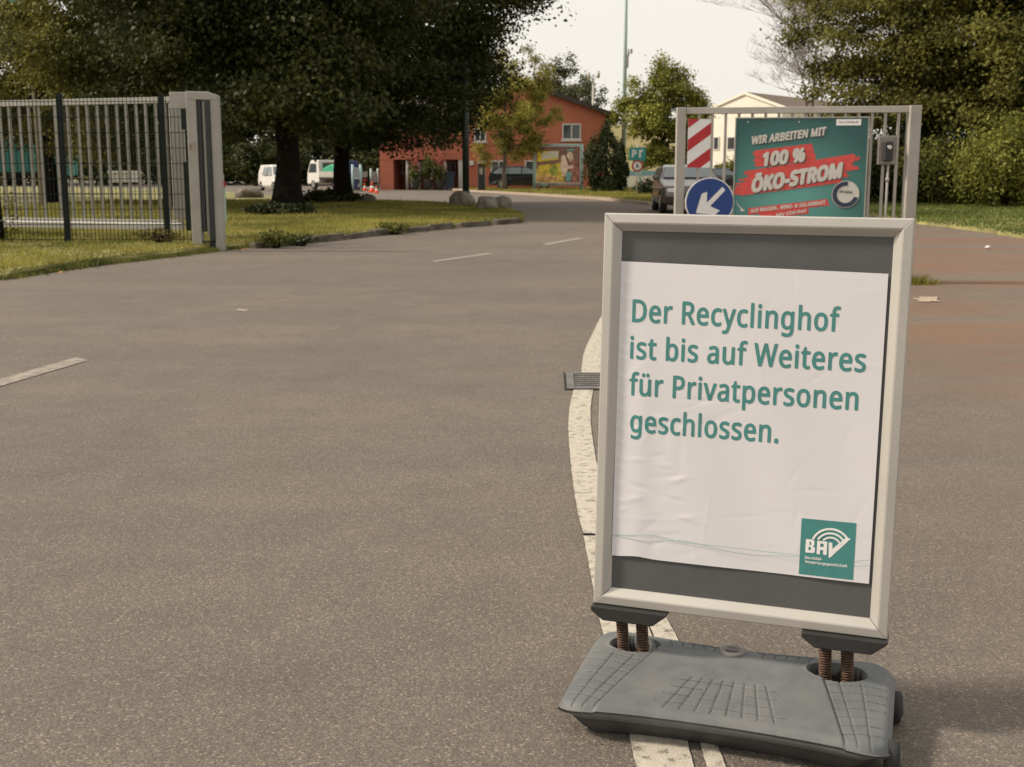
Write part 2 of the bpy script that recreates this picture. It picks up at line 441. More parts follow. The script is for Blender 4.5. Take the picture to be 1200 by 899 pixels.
def crown_points(rg, radii, nclump, clump, inner=0.35, lobes=0.18, zmin=None, flat=0.6):
    d = nrm(rg.normal(size=(nclump, 3)))
    ph = rg.uniform(0, 6.28, 4)
    r = inner + (1 - inner) * rg.uniform(0, 1, nclump) ** 0.45
    az = np.arctan2(d[:, 1], d[:, 0])
    lob = 1 + lobes * (np.sin(az * 3 + ph[0]) * 0.5 + np.sin(az * 5 + d[:, 2] * 4 + ph[1]) * 0.5 + np.sin(d[:, 2] * 7 + ph[2]) * 0.5)
    c = d * (r * lob)[:, None] * np.array(radii)
    if zmin is not None: c = c[c[:, 2] > zmin]
    cr = clump * rg.uniform(0.55, 1.35, len(c))
    return c, cr, d
def tree(name, label, base, height, trunk_r, ccen, radii, n_leaves, m_leaf, m_bark, seed, leaf=0.14, clump=0.8, nclump=260,
         cat="tree", group=None, inner=0.35, lobes=0.2, zmin=None, lean=(0, 0), trunk_top=None, limbs=14, droop=0.0, flat=.45, keep=None):
    rg = np.random.default_rng(seed); rnd = random.Random(seed)
    t = thing(name, label, cat, base, 0, group)
    ccen = Vector(ccen)
    c, cr, _ = crown_points(rg, radii, nclump, clump, inner, lobes, zmin)
    if keep is not None: m_ = keep(c); c, cr = c[m_], cr[m_]
    k = rg.choice(len(c), n_leaves, p=cr ** 2 / np.sum(cr ** 2))
    off = rg.normal(size=(n_leaves, 3)) * 0.42
    off[:, 2] *= flat
    pos = c[k] + off * cr[k][:, None]
    rr = np.linalg.norm(off[:, :2], axis=1)
    pos[:, 2] -= droop * rr * cr[k]
    out = nrm(pos / np.array(radii)) 
    pos += np.array(ccen)
    co = leaves(pos, leaf, rg, out, 1.1)
    quads_object("crown", co, m_leaf, t)
    q = MB(); tt = trunk_top or ccen.z
    pts = []; rad = []
    for i in range(9):
        f = i / 8; z = f * tt
        pts.append((lean[0] * f + rnd.uniform(-.04, .04) * (i > 1), lean[1] * f, z))
        rad.append(trunk_r * (1.5 if i == 0 else 1.12 if i == 1 else 1.0) * (1 - 0.5 * f))
    pts[0] = (0, 0, -0.1)
    if limbs: pts.append((lean[0] + .1, lean[1], tt * 1.25)); rad.append(trunk_r * .25)
    q.tube(pts, rad, 14, 0, jit=0.05, rnd=rnd)
    idx = rg.permutation(len(c))[:limbs]
    for i in idx:
        e = Vector(c[i]) + ccen; z0 = min(tt * rnd.uniform(.45, 1.1), max(0.4, e.z))
        z0 = max(z0, tt * .35)
        p0 = Vector((lean[0] * z0 / tt, lean[1] * z0 / tt, z0)); mid = p0.lerp(e, .5) + Vector((0, 0, .12 * (e - p0).length))
        q.tube([p0, p0.lerp(mid, .5) + Vector((0, 0, .1)), mid, e], [trunk_r * .38, trunk_r * .28, trunk_r * .18, trunk_r * .05], 6)
    q.build("trunk", m_bark, t, fix=False)
    return t

# ================================================================== GROUND, ROAD, LAWNS
g = MB(); g.poly([(-900, -60, -.03), (900, -60, -.03), (900, 1500, -.03), (-900, 1500, -.03)])
tag(g.build("ground", M_grassg), kind='structure')

far_edge = [G(-700, 212), G(0, 212), G(300, 211), G(430, 213), G(470, 217), G(560, 225), G(620, 229), G(700, 234), G(762, 241), G(774, 228), G(778, 216), G(780, 210), G(960, 210), G(957, 222), G(985, 236), G(1060, 260), G(1200, 279), G(1400, 300)]
road_pts = [(-30, -12, 0), (30, -12, 0), (30, 14, 0)] + [tuple(p) for p in reversed(far_edge)] + [(-30, 60, 0)]
q = MB(); q.poly(road_pts)
tag(q.build("road", M_asph), kind='structure')

def lawn(name, edge, z, m=M_grassg, ins=.3):
    """a raised bed: flat top polygon with a small earth edge down to the ground"""
    q = MB(); n = len(edge)
    cx = sum(p[0] for p in edge) / n; cy = sum(p[1] for p in edge) / n
    b = len(q.v)
    for p in edge: q.v.append((p[0], p[1], -0.02))
    for p in edge:
        d = Vector((cx - p[0], cy - p[1], 0)).normalized() * ins; q.v.append((p[0] + d.x, p[1] + d.y, z))
    for i in range(n): j = (i + 1) % n; q.face((b + i, b + j, b + n + j, b + n + i))
    q.face([b + n + i for i in range(n)])
    return tag(q.build(name, m), kind='structure')

def dense(pts, step=0.5, jit=0.05, seed=1):
    rnd = random.Random(seed); out = []
    for a, b in zip(pts, pts[1:]):
        a, b = Vector(a), Vector(b); k = max(1, int((b - a).length / step))
        for i in range(k): p = a.lerp(b, i / k); out.append(Vector((p.x + rnd.uniform(-jit, jit), p.y + rnd.uniform(-jit, jit), 0)))
    out.append(Vector(pts[-1])); return out
front_edge = [G(-500, 352), G(-200, 340), G(0, 328), G(60, 318), G(130, 309), G(200, 301), G(255, 294), G(290, 291), G(330, 288), G(400, 280), G(470, 272.5), G(530, 267), G(580, 263), G(608, 260.5)]
back_edge = [G(616, 257.5), G(612, 255), G(595, 249.5), G(560, 243), G(500, 239.5), G(430, 237.5), G(380, 236.5), G(330, 233), G(262, 226), G(200, 223), G(0, 220), G(-500, 219)]
FE = dense(front_edge, 0.35, 0.045, 3)
verge_poly = FE + [Vector(p) for p in back_edge]
lawn("grass_verge", [tuple(p) for p in verge_poly], 0.09)
verge = [o for o in C.objects if o.name == "grass_verge"][0]

right_edge = [G(1500, 312), G(1400, 302), G(1200, 280), G(1130, 269), G(1066, 262), G(1015, 252), G(985, 240), G(962, 228), G(960, 216)]
rl = [tuple(p) for p in dense(right_edge, .4, .05, 5)] + [(30, 110, 0), (60, 60, 0)]
lawn("right_lawn", rl, 0.07)
strip = [G(545, 224), G(620, 228.3), G(700, 233.3), G(763, 240), G(772, 228), G(774, 219), G(700, 217.5), G(620, 216.5), G(545, 215.5)]
lawn("grass_strip", [tuple(p) for p in strip], 0.10)
pv = [G(425, 213.8), G(470, 217.6), G(545, 224.3), G(545, 216), G(470, 213.2), G(425, 210.5)]
lawn("pavement", [tuple(p) for p in pv], 0.11, M_pave, ins=.03)

# kerb stones along the tongue of the verge: pieces of the verge
rnd = random.Random(4)
kline = dense([G(296, 291.5), G(330, 288.8), G(400, 280.8), G(470, 273.3), G(530, 267.8), G(580, 263.8), G(606, 261.3)], 1.0, 0, 1)
kproto = None
for a, b in zip(kline, kline[1:]):
    d = b - a; L = d.length
    if kproto is None:
        km = MB(); km.box((0, 0, 0.04), (0.97, 0.15, 0.20)); kproto = km.build("kerb_stone", M_kerb, verge, bevel=0.02, seg=2); o = kproto
    else: o = link_copy(kproto, verge)
    o.location = ((a.x + b.x) / 2, (a.y + b.y) / 2 + .02, rnd.uniform(-.055, -.015)); o.scale = (min(L, 1.3) / 1.0, 1, 1)
    o.rotation_euler = (rnd.uniform(-.15, .15), rnd.uniform(-.03, .03), math.atan2(d.y, d.x) + rnd.uniform(-.05, .05))

# far lawn kerb along the building side
kl2 = dense([G(425, 213.2), G(470, 217.3), G(545, 224.4), G(620, 228.8), G(700, 233.8), G(762, 240.6)], 2.0, 0, 1)
gs = [o for o in C.objects if o.name == "grass_strip"][0]
kk = MB()
for a, b in zip(kl2, kl2[1:]):
    kk.beam(Vector((a.x, a.y, .05)), Vector((b.x, b.y, .05)), .14, .14)
kk.build("kerb", mat("far_kerb", (.33, .26, .2), .9), gs)

# grass blades (uncountable) -------------------------------------------
def inside(poly, x, y):
    n = len(poly); c = np.zeros(len(x), bool); j = n - 1
    for i in range(n):
        xi, yi = poly[i][0], poly[i][1]; xj, yj = poly[j][0], poly[j][1]
        if yi != yj:
            t = ((yi > y) != (yj > y)) & (x < (xj - xi) * (y - yi) / (yj - yi) + xi); c ^= t
        j = i
    return c
def blades(name, label, poly, n, z0, h, wd, seed, ylim, xlim, m=M_blade, over=0.0, patch=0.5):
    rg = np.random.default_rng(seed)
    y = ylim[0] * (ylim[1] / ylim[0]) ** rg.uniform(0, 1, n * 3) if ylim[0] > 1 else rg.uniform(*ylim, n * 3)
    x = rg.uniform(*xlim, n * 3)
    k = inside(poly, x, y); x, y = x[k][:n], y[k][:n]; n = len(x)
    pn = np.sin(x * 1.7 + np.sin(y * 1.1) * 2) * np.sin(y * 1.3 + np.sin(x * .9) * 2)
    tall = 1 + patch * pn + 0.9 * (rg.uniform(0, 1, n) > 0.96)
    hh = h * rg.uniform(.5, 1.2, n) * np.clip(tall, .3, 3) * (1 + (y - ylim[0]) * 0.01)
    an = rg.uniform(0, 6.28, n); ww = wd * rg.uniform(.6, 1.4, n) * (1 + (y - ylim[0]) * 0.03)
    la = rg.uniform(0, 6.28, n); ln = rg.uniform(0, .7, n) * hh
    q = np.empty((n, 3, 3))
    q[:, 0] = np.stack([x - np.cos(an) * ww, y - np.sin(an) * ww, np.full(n, z0 - .01)], 1)
    q[:, 1] = np.stack([x + np.cos(an) * ww, y + np.sin(an) * ww, np.full(n, z0 - .01)], 1)
    q[:, 2] = np.stack([x + np.cos(la) * ln, y + np.sin(la) * ln, z0 + hh], 1)
    o = quads_object(name, q.reshape(-1, 3), m, None, 3)
    return tag(o, label, "grass", kind='stuff')
vp = [tuple(p) for p in verge_poly]
blades("grass", "short yellowish grass on the verge under fence and trees", vp, 170000, .09, .055, .008, 11, (13.5, 48), (-16, 1.2))
# scruffy edge along the road
rg = np.random.default_rng(5)
edge_blades = []
E0 = FE[:]
seglen = [(b - a).length for a, b in zip(E0, E0[1:])]
tot = sum(seglen); idx = rg.choice(len(seglen), 26000, p=np.array(seglen) / tot)
A = np.array([tuple(E0[i]) for i in range(len(seglen))]); B = np.array([tuple(E0[i + 1]) for i in range(len(seglen))])
t_ = rg.uniform(0, 1, (len(idx), 1)); pp = A[idx] * (1 - t_) + B[idx] * t_
clu = np.clip(np.sin(pp[:, 0] * 3.1 + 1) + np.sin(pp[:, 0] * 7.7) + .8 * np.sin(pp[:, 0] * 1.3) + .2, .08, 2.3)
pp[:, 0] += rg.normal(size=len(idx)) * .07; pp[:, 1] += np.abs(rg.normal(size=len(idx))) * .25 - .07 * clu
hh = .055 * clu * rg.uniform(.4, 1.3, len(idx)); an = rg.uniform(0, 6.28, len(idx))
q3 = np.empty((len(idx), 3, 3)); dx = np.stack([np.cos(an), np.sin(an), 0 * an], 1) * .008
q3[:, 0] = pp - dx; q3[:, 1] = pp + dx; q3[:, 2] = pp + np.stack([np.cos(an * 7) * hh * .7, np.sin(an * 7) * hh * .7, hh + .05], 1)
tag(quads_object("edge_grass", q3.reshape(-1, 3), leafmat("edge_grass_blades", (0.05, 0.065, 0.014), (0.20, 0.20, 0.055), .3, 2), None, 3),
    "ragged weeds and grass creeping over the verge edge onto the asphalt", "grass", kind='stuff')
blades("grass", "mown green grass in front of the hedge on the right", rl, 60000, .07, .06, .014, 12, (20, 60), (8, 26), leafmat("grass_right", (0.06, 0.09, 0.018), (0.17, 0.2, 0.045), .3, .5))
blades("grass", "thin strip of grass by the billboard", [tuple(p) for p in strip], 26000, .10, .07, .02, 13, (40, 80), (-4, 10))

rg = np.random.default_rng(77); n = 420
pick = rg.choice(len(seglen), n, p=np.array(seglen) / tot); t_ = rg.uniform(0, 1, (n, 1)); fp_ = A[pick] * (1 - t_) + B[pick] * t_
fp_[:, 0] += rg.normal(size=n) * .2; fp_[:, 1] += rg.normal(size=n) * .35; fp_[:, 2] = np.where(inside(vp, fp_[:, 0], fp_[:, 1]), .12, .012)
tag(quads_object("fallen_leaves", leaves(fp_, .055, rg, None, 4.0), leafmat("dry_leaves", (.12, .06, .02), (.38, .22, .08), .1, 9)), "scattered dry brown leaves along the edge of the grass verge", "fallen leaves", kind='stuff')

# ------------------------------------------------------------------ road markings
def fine_pair(A, B):
    a, b = [], []
    for i in range(len(A) - 1):
        k = max(1, int((A[i + 1] - A[i]).length / .03))
        for j in range(k): a.append(A[i].lerp(A[i + 1], j / k)); b.append(B[i].lerp(B[i + 1], j / k))
    return a + [A[-1]], b + [B[-1]]
def strip_mesh(left, right, z=0.004):
    q = MB(); b = 0
    rj = random.Random(len(left))
    left, right = fine_pair(left, right)
    for l, r in zip(left, right): q.v += [(l[0] + rj.uniform(-.0012, .0012), l[1], z), (r[0] + rj.uniform(-.0012, .0012), r[1], z)]
    for i in range(len(left) - 1): q.face((2*i, 2*i+1, 2*i+3, 2*i+2))
    return q
def curve_pts(pix, n=8):
    pts = [G(*p) for p in pix]; out = []
    for i in range(len(pts) - 1):
        p0 = pts[max(i-1, 0)]; p1 = pts[i]; p2 = pts[i+1]; p3 = pts[min(i+2, len(pts)-1)]
        for k in range(n):
            t = k / n
            out.append(0.5 * ((2*p1) + (p2-p0)*t + (2*p0-5*p1+4*p2-p3)*t*t + (3*p1-p0-3*p2+p3)*t**3))
    out.append(pts[-1]); return out
def offset_line(L, wdt):
    Rr = []
    for i, p in enumerate(L):
        d = (L[min(i+1, len(L)-1)] - L[max(i-1, 0)]).normalized(); Rr.append(p + Vector((d.y, -d.x, 0)) * -wdt)
    return Rr
far_line = curve_pts([(748, 338), (722, 352), (705, 371), (693, 394), (684, 415), (681, 437.5)])
tag(strip_mesh(far_line, offset_line(far_line, .12)).build("solid_line", M_paint), kind='structure')
mid_line = curve_pts([(673, 455), (668, 475), (666, 500), (668, 535), (672, 570), (677, 600), (683.5, 627)])
tag(strip_mesh(mid_line, offset_line(mid_line, .11)).build("solid_line", M_paint), kind='structure')
near_l = curve_pts([(684, 629), (695, 690), (706, 742), (722, 805), (737, 862), (746, 905), (760, 960)])
near_m = curve_pts([(722, 629), (742, 690), (762, 742), (786, 805), (803, 862), (814, 905), (830, 960)])
near_n = curve_pts([(722.6, 629), (743, 690), (764, 742), (792, 805), (817, 862), (829, 905), (846, 960)])
near_r = curve_pts([(730, 629), (760, 690), (790, 742), (819, 805), (837, 862), (852, 905), (876, 960)])
tag(strip_mesh(near_l, near_m).build("solid_line", M_paint), kind='structure')
tag(strip_mesh(near_n, near_r).build("solid_line", M_paint), kind='structure')
M_paint2 = mat("faded_paint", (0.15, 0.13, 0.11), 0.85, scale=14, col2=(0.30, 0.265, 0.22))
for quad in ([(-60, 462), (-56, 470), (103, 423), (90, 419)], [(635, 286.2), (642, 287.4), (684, 279.8), (678, 278.6)], [(503, 306.6), (511, 307.4), (579, 297.6), (572, 296.6)], [(276, 364.5), (289, 365.5), (291, 363), (279, 362)]):
    q = MB(); q.poly([(G(*p).x, G(*p).y, .004) for p in quad]); tag(q.build("lane_dash", M_paint2), kind='structure')
# tar seam and small blotches on the line near the base
sm_ = MB(); sm_.poly([(*G(682, 626).xy, .005), (*G(735, 628.5).xy, .005), (*G(735, 629.6).xy, .005), (*G(682, 627.4).xy, .005)])
tag(sm_.build("tar_seam", M_dark), kind='structure')

# ================================================================== DRAIN GRATE
gc = G(668, 447.5); gy = -0.03
gr = thing("drain_grate", "cast iron road drain grate set in the white line, partly behind the poster frame", "drain grate", (gc.x + .25, gc.y, 0), gy)
q = MB(); q.bx(-.285, .285, -.285, .285, -.004, .0065); q.build("pit_shade", M_dark, gr)  # near-black plate: seam round the frame, and painted shade of the pit
for (x0, x1, y0, y1) in ((-.27, -.225, -.27, .27), (.225, .27, -.27, .27), (-.225, .225, -.27, -.235), (-.225, .225, .235, .27)):
    q = MB(); q.bx(x0, x1, y0, y1, .003, .012); q.build("frame", M_cast, gr, bevel=.003)
for i in range(7):
    y = -.198 + i * .066; q = MB(); q.bx(-.225, .225, y - .012, y + .012, .003, .009); q.build("bar", M_cast, gr, bevel=.003)

# ================================================================== POSTER FRAME SIGN
SX, SY = 0.5207, 2.6153
YAW = R(-18.90)
sg = thing("pavement_sign", "portable aluminium poster frame on a grey water base, German closure notice for private persons", "pavement sign", (SX, SY, 0), YAW)
FZ = HC - 0.5513
TILT = Matrix.Rotation(R(-2.2), 4, 'X') @ Matrix.Rotation(R(0.37), 4, 'Y')
def F(x, y, z):                 # frame plane coordinates -> sign local
    v = TILT @ Vector((x, y, z)); return Vector((v.x, v.y, v.z + FZ))
W2, H2 = .333, .457
prof = [(0, .017), (0, -.013), (.003, -.0175), (.021, -.0195), (.0245, -.018), (.036, -.0075), (.040, -.004), (.040, .004), (.0, .017)]
prof = [(0, .018), (0, -.014), (.0025, -.0178), (.020, -.0195), (.0235, -.0185), (.0355, -.0080), (.0400, -.0045), (.0400, .0045), (.0355, .0080), (.0235, .0185), (.0025, .0185)]
def rail(corner_a, corner_b, ina, inb):
    q = MB(); n = len(prof)
    for cor, inn in ((corner_a, ina), (corner_b, inb)):
        for (u, d) in prof: q.v.append(tuple(F(cor[0] + inn[0] * u, d, cor[1] + inn[1] * u)))
    for i in range(n): j = (i + 1) % n; q.face((i, j, n + j, n + i))
    q.face(list(range(n))); q.face([n + i for i in reversed(range(n))])
    return q.build("frame_rail", M_alu, sg, bevel=.0006)
e = .0006
rail((-W2 + e, H2), (W2 - e, H2), (1, -1), (-1, -1)); rail((-W2 + e, -H2), (W2 - e, -H2), (1, 1), (-1, 1))
rail((-W2, H2 - e), (-W2, -H2 + e), (1, -1), (1, 1)); rail((W2, H2 - e), (W2, -H2 + e), (-1, -1), (-1, 1))
q = MB()
pts = [F(x, y, z) for x, y, z in ((-.296, -.0022, -.42), (.296, -.0022, -.42), (.296, -.0022, .42), (-.296, -.0022, .42))]
q.prism(pts, TILT.to_3x3() @ Vector((0, .0044, 0))); q.build("back_panel", M_backp, sg)
# poster with creases
PX0, PX1 = -.2935, .2865
def ptop(x): return .349 + (.340 - .349) * (x + .29) / .58
def pbot(x):
    b = -.3385
    return b + .004 * math.exp(-((x + .235) / .03) ** 2)
rw = random.Random(9)
creases = []
for i in range(60):
    a = rw.uniform(0, math.pi); creases.append((rw.uniform(-.29, .28), rw.uniform(-.33, .33), math.cos(a), math.sin(a), rw.uniform(.02, .07), rw.uniform(.004, .010), rw.choice((-1, 1)) * rw.uniform(.0001, .00035)))
for i in range(26):             # crumples near the lower left and left margin
    a = rw.uniform(-.4, .4); creases.append((rw.uniform(-.29, -.10), rw.uniform(-.3, .05), math.cos(a), math.sin(a), rw.uniform(.015, .04), rw.uniform(.003, .006), rw.choice((-1, 1)) * rw.uniform(.0003, .0008)))
for i in range(16):             # short ripples along the left edge
    creases.append((-.285, .3 - i * .036 + rw.uniform(-.01, .01), 1, -.3, .02, .005, .0006))
def wr(x, z):
    h = .0011 * math.sin(x * 9 + 1.3) * math.sin(z * 5 + .4) + .0006 * math.sin(x * 23 + z * 9)
    h += .0016 * math.exp(-((x + .235) / .028) ** 2) * (1 if z < 0 else math.exp(-(z / .15) ** 2)) 
    h += .0008 * math.sin((x + z * .4) * 31) * math.exp(-((z + .15) / .12) ** 2)
    for cx, cz, ca, sa, ln, wd, am in creases:
        dx, dz = x - cx, z - cz; u = dx * ca + dz * sa; v = -dx * sa + dz * ca
        if abs(u) < ln * 2.5 and abs(v) < wd * 3: h += am * math.exp(-(u / ln) ** 2 - (v / wd) ** 2)
    return h * 1.15
def onposter(lift):
    def f(p): return F(p[0], -.0062 - wr(p[0], p[1]) - lift, p[1])
    return f
nx, nz = 150, 170
q = MB()
for j in range(nz + 1):
    for i in range(nx + 1):
        x = PX0 + (PX1 - PX0) * i / nx; z = pbot(x) + (ptop(x) - pbot(x)) * j / nz
        q.v.append(tuple(F(x, -.0062 - wr(x, z), z)))
for j in range(nz):
    for i in range(nx):
        a = j * (nx + 1) + i; q.face((a, a + 1, a + nx + 2, a + nx + 1), 0, True)
poster = q.build("poster", M_paper, sg, fix=False)
tag(poster, "white poster with teal German lettering and a square logo")
lf = onposter(.0005)
for txt, x0, x1, bl in (("Der Recyclinghof", -.264, .194, .212), ("ist bis auf Weiteres", -.266, .252, .1275), ("für Privatpersonen", -.265, .241, .0435), ("geschlossen.", -.260, .076, -.0415)):
    lettering(txt, x0, x1, bl, .052, lf, M_teal, poster, bold=.020, cut=.014)
def flat2d(polys, place, m, parent, name, cut=.012, step=0.00012):
    bm = bmesh.new()
    for ip, pl in enumerate(polys):
        vs = [bm.verts.new((p[0], p[1], ip * step if not cut else 0)) for p in pl]
        try: bm.faces.new(vs)
        except ValueError: pass
    if cut:
        xs = [v.co.x for v in bm.verts]; ys = [v.co.y for v in bm.verts]
        for k in range(int((max(xs) - min(xs)) / cut) + 1): bmesh.ops.bisect_plane(bm, geom=bm.verts[:] + bm.edges[:] + bm.faces[:], plane_co=(min(xs) + k * cut, 0, 0), plane_no=(1, 0, 0))
        for k in range(int((max(ys) - min(ys)) / cut) + 1): bmesh.ops.bisect_plane(bm, geom=bm.verts[:] + bm.edges[:] + bm.faces[:], plane_co=(0, min(ys) + k * cut, 0), plane_no=(0, 1, 0))
    for v in bm.verts: v.co = place((v.co.x, v.co.y)) + Vector((0, -v.co.z, 0))
    me = bpy.data.meshes.new(name); bm.to_mesh(me); bm.free(); me.materials.append(m)
    o = bpy.data.objects.new(name, me); C.objects.link(o); o.parent = parent; return o
# logo square
LX0, LX1, LZ0, LZ1 = .1355, .2525, -.3335, -.2055
flat2d([[(LX0, LZ0), (LX1, LZ0), (LX1, LZ1), (LX0, LZ1)]], lf, M_teal, poster, "logo_square")
lg = onposter(.0009)
lw, lh = LX1 - LX0, LZ1 - LZ0
def LP(u, v): return (LX0 + u * lw, LZ1 - v * lh)   # logo fractions, v downwards
def block(u0, u1, v0, v1): return [LP(u0, v0), LP(u1, v0), LP(u1, v1), LP(u0, v1)]
lp = []
# B
lp += [block(.10, .155, .36, .60), block(.155, .24, .36, .405), block(.155, .24, .465, .495), block(.155, .24, .555, .60), block(.20, .25, .405, .465), block(.20, .265, .495, .555)]
lp += [block(.24, .26, .375, .465), block(.24, .275, .495, .59), block(.155, .17, .405, .465)]
# A
lp += [block(.31, .37, .37, .61), block(.43, .495, .37, .61), block(.37, .43, .37, .415), block(.37, .43, .475, .53)]
# V turned into a tick
lp += [[LP(.52, .38), LP(.585, .38), LP(.60, .53), LP(.535, .65)], [LP(.53, .65), LP(.585, .50), LP(.82, .275), LP(.92, .275), LP(.56, .65)]]
# three arcs
for r0, r1, a0, a1 in ((.325, .365, 32, 160), (.245, .282, 28, 152), (.165, .20, 22, 140)):
    cu, cv = .56, .46; N = 16
    for k in range(N):
        t0 = R(a0 + (a1 - a0) * k / N); t1 = R(a0 + (a1 - a0) * (k + 1) / N)
        lp.append([LP(cu + r * math.cos(t) * 1.02, cv - r * math.sin(t) * .92) for r, t in ((r0, t0), (r1, t0), (r1, t1), (r0, t1))])
flat2d(lp, lg, M_white, poster, "logo_emblem", cut=0, step=0.000015)
for txt, u0, u1, v in (("Die-Abfall-", .10, .42, .715), ("Verwertungsgesellschaft", .10, .88, .79)):
    a = LP(u0, v); b = LP(u1, v); lettering(txt, a[0], b[0], a[1], .0062, lg, M_white, poster, bold=.03)
# two thin wave lines
def wave(fn, x0, x1, wd):
    pl = []; N = 60
    for k in range(N):
        a = x0 + (x1 - x0) * k / N; b = x0 + (x1 - x0) * (k + 1) / N
        pl.append([(a, fn(a) - wd), (b, fn(b) - wd), (b, fn(b) + wd), (a, fn(a) + wd)])
    return pl
w1 = lambda x: -.289 + .009 * math.exp(-((x + .2) / .05) ** 2) - .0005 * math.sin(x * 30) + .02 * max(0, x - .18)
w2 = lambda x: -.291 - .006 * math.exp(-((x + .21) / .04) ** 2) + .006 * math.exp(-((x + .12) / .05) ** 2) - .010 * math.exp(-((x - .02) / .08) ** 2) + .25 * max(0, x - .23)
flat2d(wave(w1, PX0 + .001, LX0, .0006), lf, M_tealpale, poster, "wave_line", cut=0)
flat2d(wave(w2, PX0 + .001, LX0, .0006), lf, M_tealpale, poster, "wave_line", cut=0)
flat2d(wave(lambda x: -.292 + .33 * (x - LX1) - 1.5 * (x - LX1) ** 2, LX1, PX1 - .001, .0006), lf, M_tealpale, poster, "wave_line", cut=0)
flat2d(wave(lambda x: -.303 + .22 * (x - LX1), LX1, PX1 - .001, .0006), lf, M_tealpale, poster, "wave_line", cut=0)

# brackets under the frame
for x0, x1 in ((-.335, -.152), (.150, .336)):
    q = MB(); zt, zb = -H2 - .0005, -H2 - .034
    outl = [(x0, zt), (x1, zt), (x1 - .002, zt - .006), (x1 - .035, zb), (x0 + .030, zb), (x0, zt - .012)]
    q.prism([F(x, -.034, z) for x, z in outl], TILT.to_3x3() @ Vector((0, .068, 0)))
    q.build("bracket", M_black, sg, bevel=.004, seg=2)
# springs
def spring(x, y):
    z0, z1 = .055, FZ - H2 - .030; turns = 19; n = turns * 14; pts = []; rc = .0125
    top = F(x, 0, -H2 - .03)
    for i in range(n + 1):
        f = i / n; a = f * turns * 2 * math.pi
        cx = x + (top.x - x) * f; cy = y + (top.y - y) * f
        pts.append((cx + rc * math.cos(a), cy + rc * math.sin(a), z0 + (top.z - z0) * f))
    q = MB(); q.tube(pts, .0023, 5); return q.build("spring", M_rust, sg, fix=False)
for x in (-.267, -.219, .201, .249): spring(x, .008)
for x in (-.267, -.219, .201, .249):
    q = MB(); q.tube([(x, .008, .056), F(x, 0, -H2 - .03)], .0100, 10); q.build("coil_shade", M_dark, sg)  # dark tube inside each coil stands for the shade between the turns

# base: lofted water-filled foot with grooves, wells and a filler cap
def fy(x):  return -.285 - .028 * (abs(x) / .34) ** 2.2 + .050 * (max(0, abs(x) - .275) / .077) ** 2.6   # front rim
def byk(x): return .072 + .030 * (abs(x) / .34) ** 1.6 - .040 * (max(0, abs(x) - .29) / .062) ** 2.4
def segd(px, py, ax, ay, bx_, by_):
    vx, vy = bx_ - ax, by_ - ay; L2 = vx * vx + vy * vy
    t = max(0, min(1, ((px - ax) * vx + (py - ay) * vy) / L2)); return math.hypot(px - ax - t * vx, py - ay - t * vy)
grooves = []
for s in (-1, 1):
    grooves.append((s * .185, .022, s * .262, -.292))                 # edge of the raised middle panel
    for k in (.34, .68): grooves.append((s * (.185 + k * .14), -.045 + .01 * k, s * (.262 + k * .075), -.295))
    for k in range(7):
        f = k / 6; y = -.06 - f * .20; xa = .185 + (.262 - .185) * ((.022 - y) / .314)
        grooves.append((s * xa, y - .004, s * .338, y + .022))
    for k in range(5): x = .055 + k * .026; grooves.append((s * x, .030 + .002 * k, s * (x + .006), .066))
    for k in range(8): a = k / 8; x0_ = .05 + .13 * a; grooves.append((s * x0_, .022 - .045 * 0 + .0 * k, s * (.05 + .13 * (k + 1) / 8), .022))
    grooves.append((s * .045, .05, s * .17, .058))
for k in range(8): x = -.105 + k * .030; grooves.append((x * .78, -.118, x * 1.12, -.262))
for k in range(4): y = -.135 - k * .034; wk = .105 + .012 * k; grooves.append((-wk, y, wk, y - .002))
wells = ((-.243, .012, .060, .044), (.225, .000, .066, .046))
def base_h(x, y):
    yf, yb = fy(x), byk(x); t = (y - yf) / (yb - yf)
    h = .082 + .026 * (1 - (1 - min(1, max(0, t))) ** 1.6)
    ex = max(0, (abs(x) - .27) / .075); h -= .012 * ex ** 2
    xb = .185 + (.262 - .185) * ((.022 - y) / .314)
    if y < .022 and abs(x) < xb: h += .0035 * min(1, (xb - abs(x)) / .006) * min(1, (.022 - y) / .006)
    for a in grooves:
        d = segd(x, y, *a)
        if d < .0030: h -= .0026 * (1 - d / .0030)
    for cx, cy, rx, ry in wells:
        d = math.hypot((x - cx) / rx, (y - cy) / ry)
        if d < 1: h = min(h, h - .052 * min(1, (1 - d) / .07))
        elif d < 1.16: h += .0025 * (1 - (d - 1) / .16)
    d = math.hypot((x + .014), (y - .030) / .8)
    if d < .036: h += .004 * min(1, (.036 - d) / .006)
    return h
NXb, NYb = 300, 170
q = MB(); XH = .352
for j in range(NYb + 1):
    for i in range(NXb + 1):
        x = -XH + 2 * XH * i / NXb; yf, yb = fy(x), byk(x); y = yf + (yb - yf) * j / NYb
        z = base_h(x, y)
        dx = min(1, (XH - abs(x)) / .02); dy = min(1, min(y - yf, yb - y) / .02)
        m_ = 1 - min(1, math.hypot(1 - dx, 1 - dy)); z -= .013 * (1 - m_) ** 2.2
        q.v.append((x, y, z))
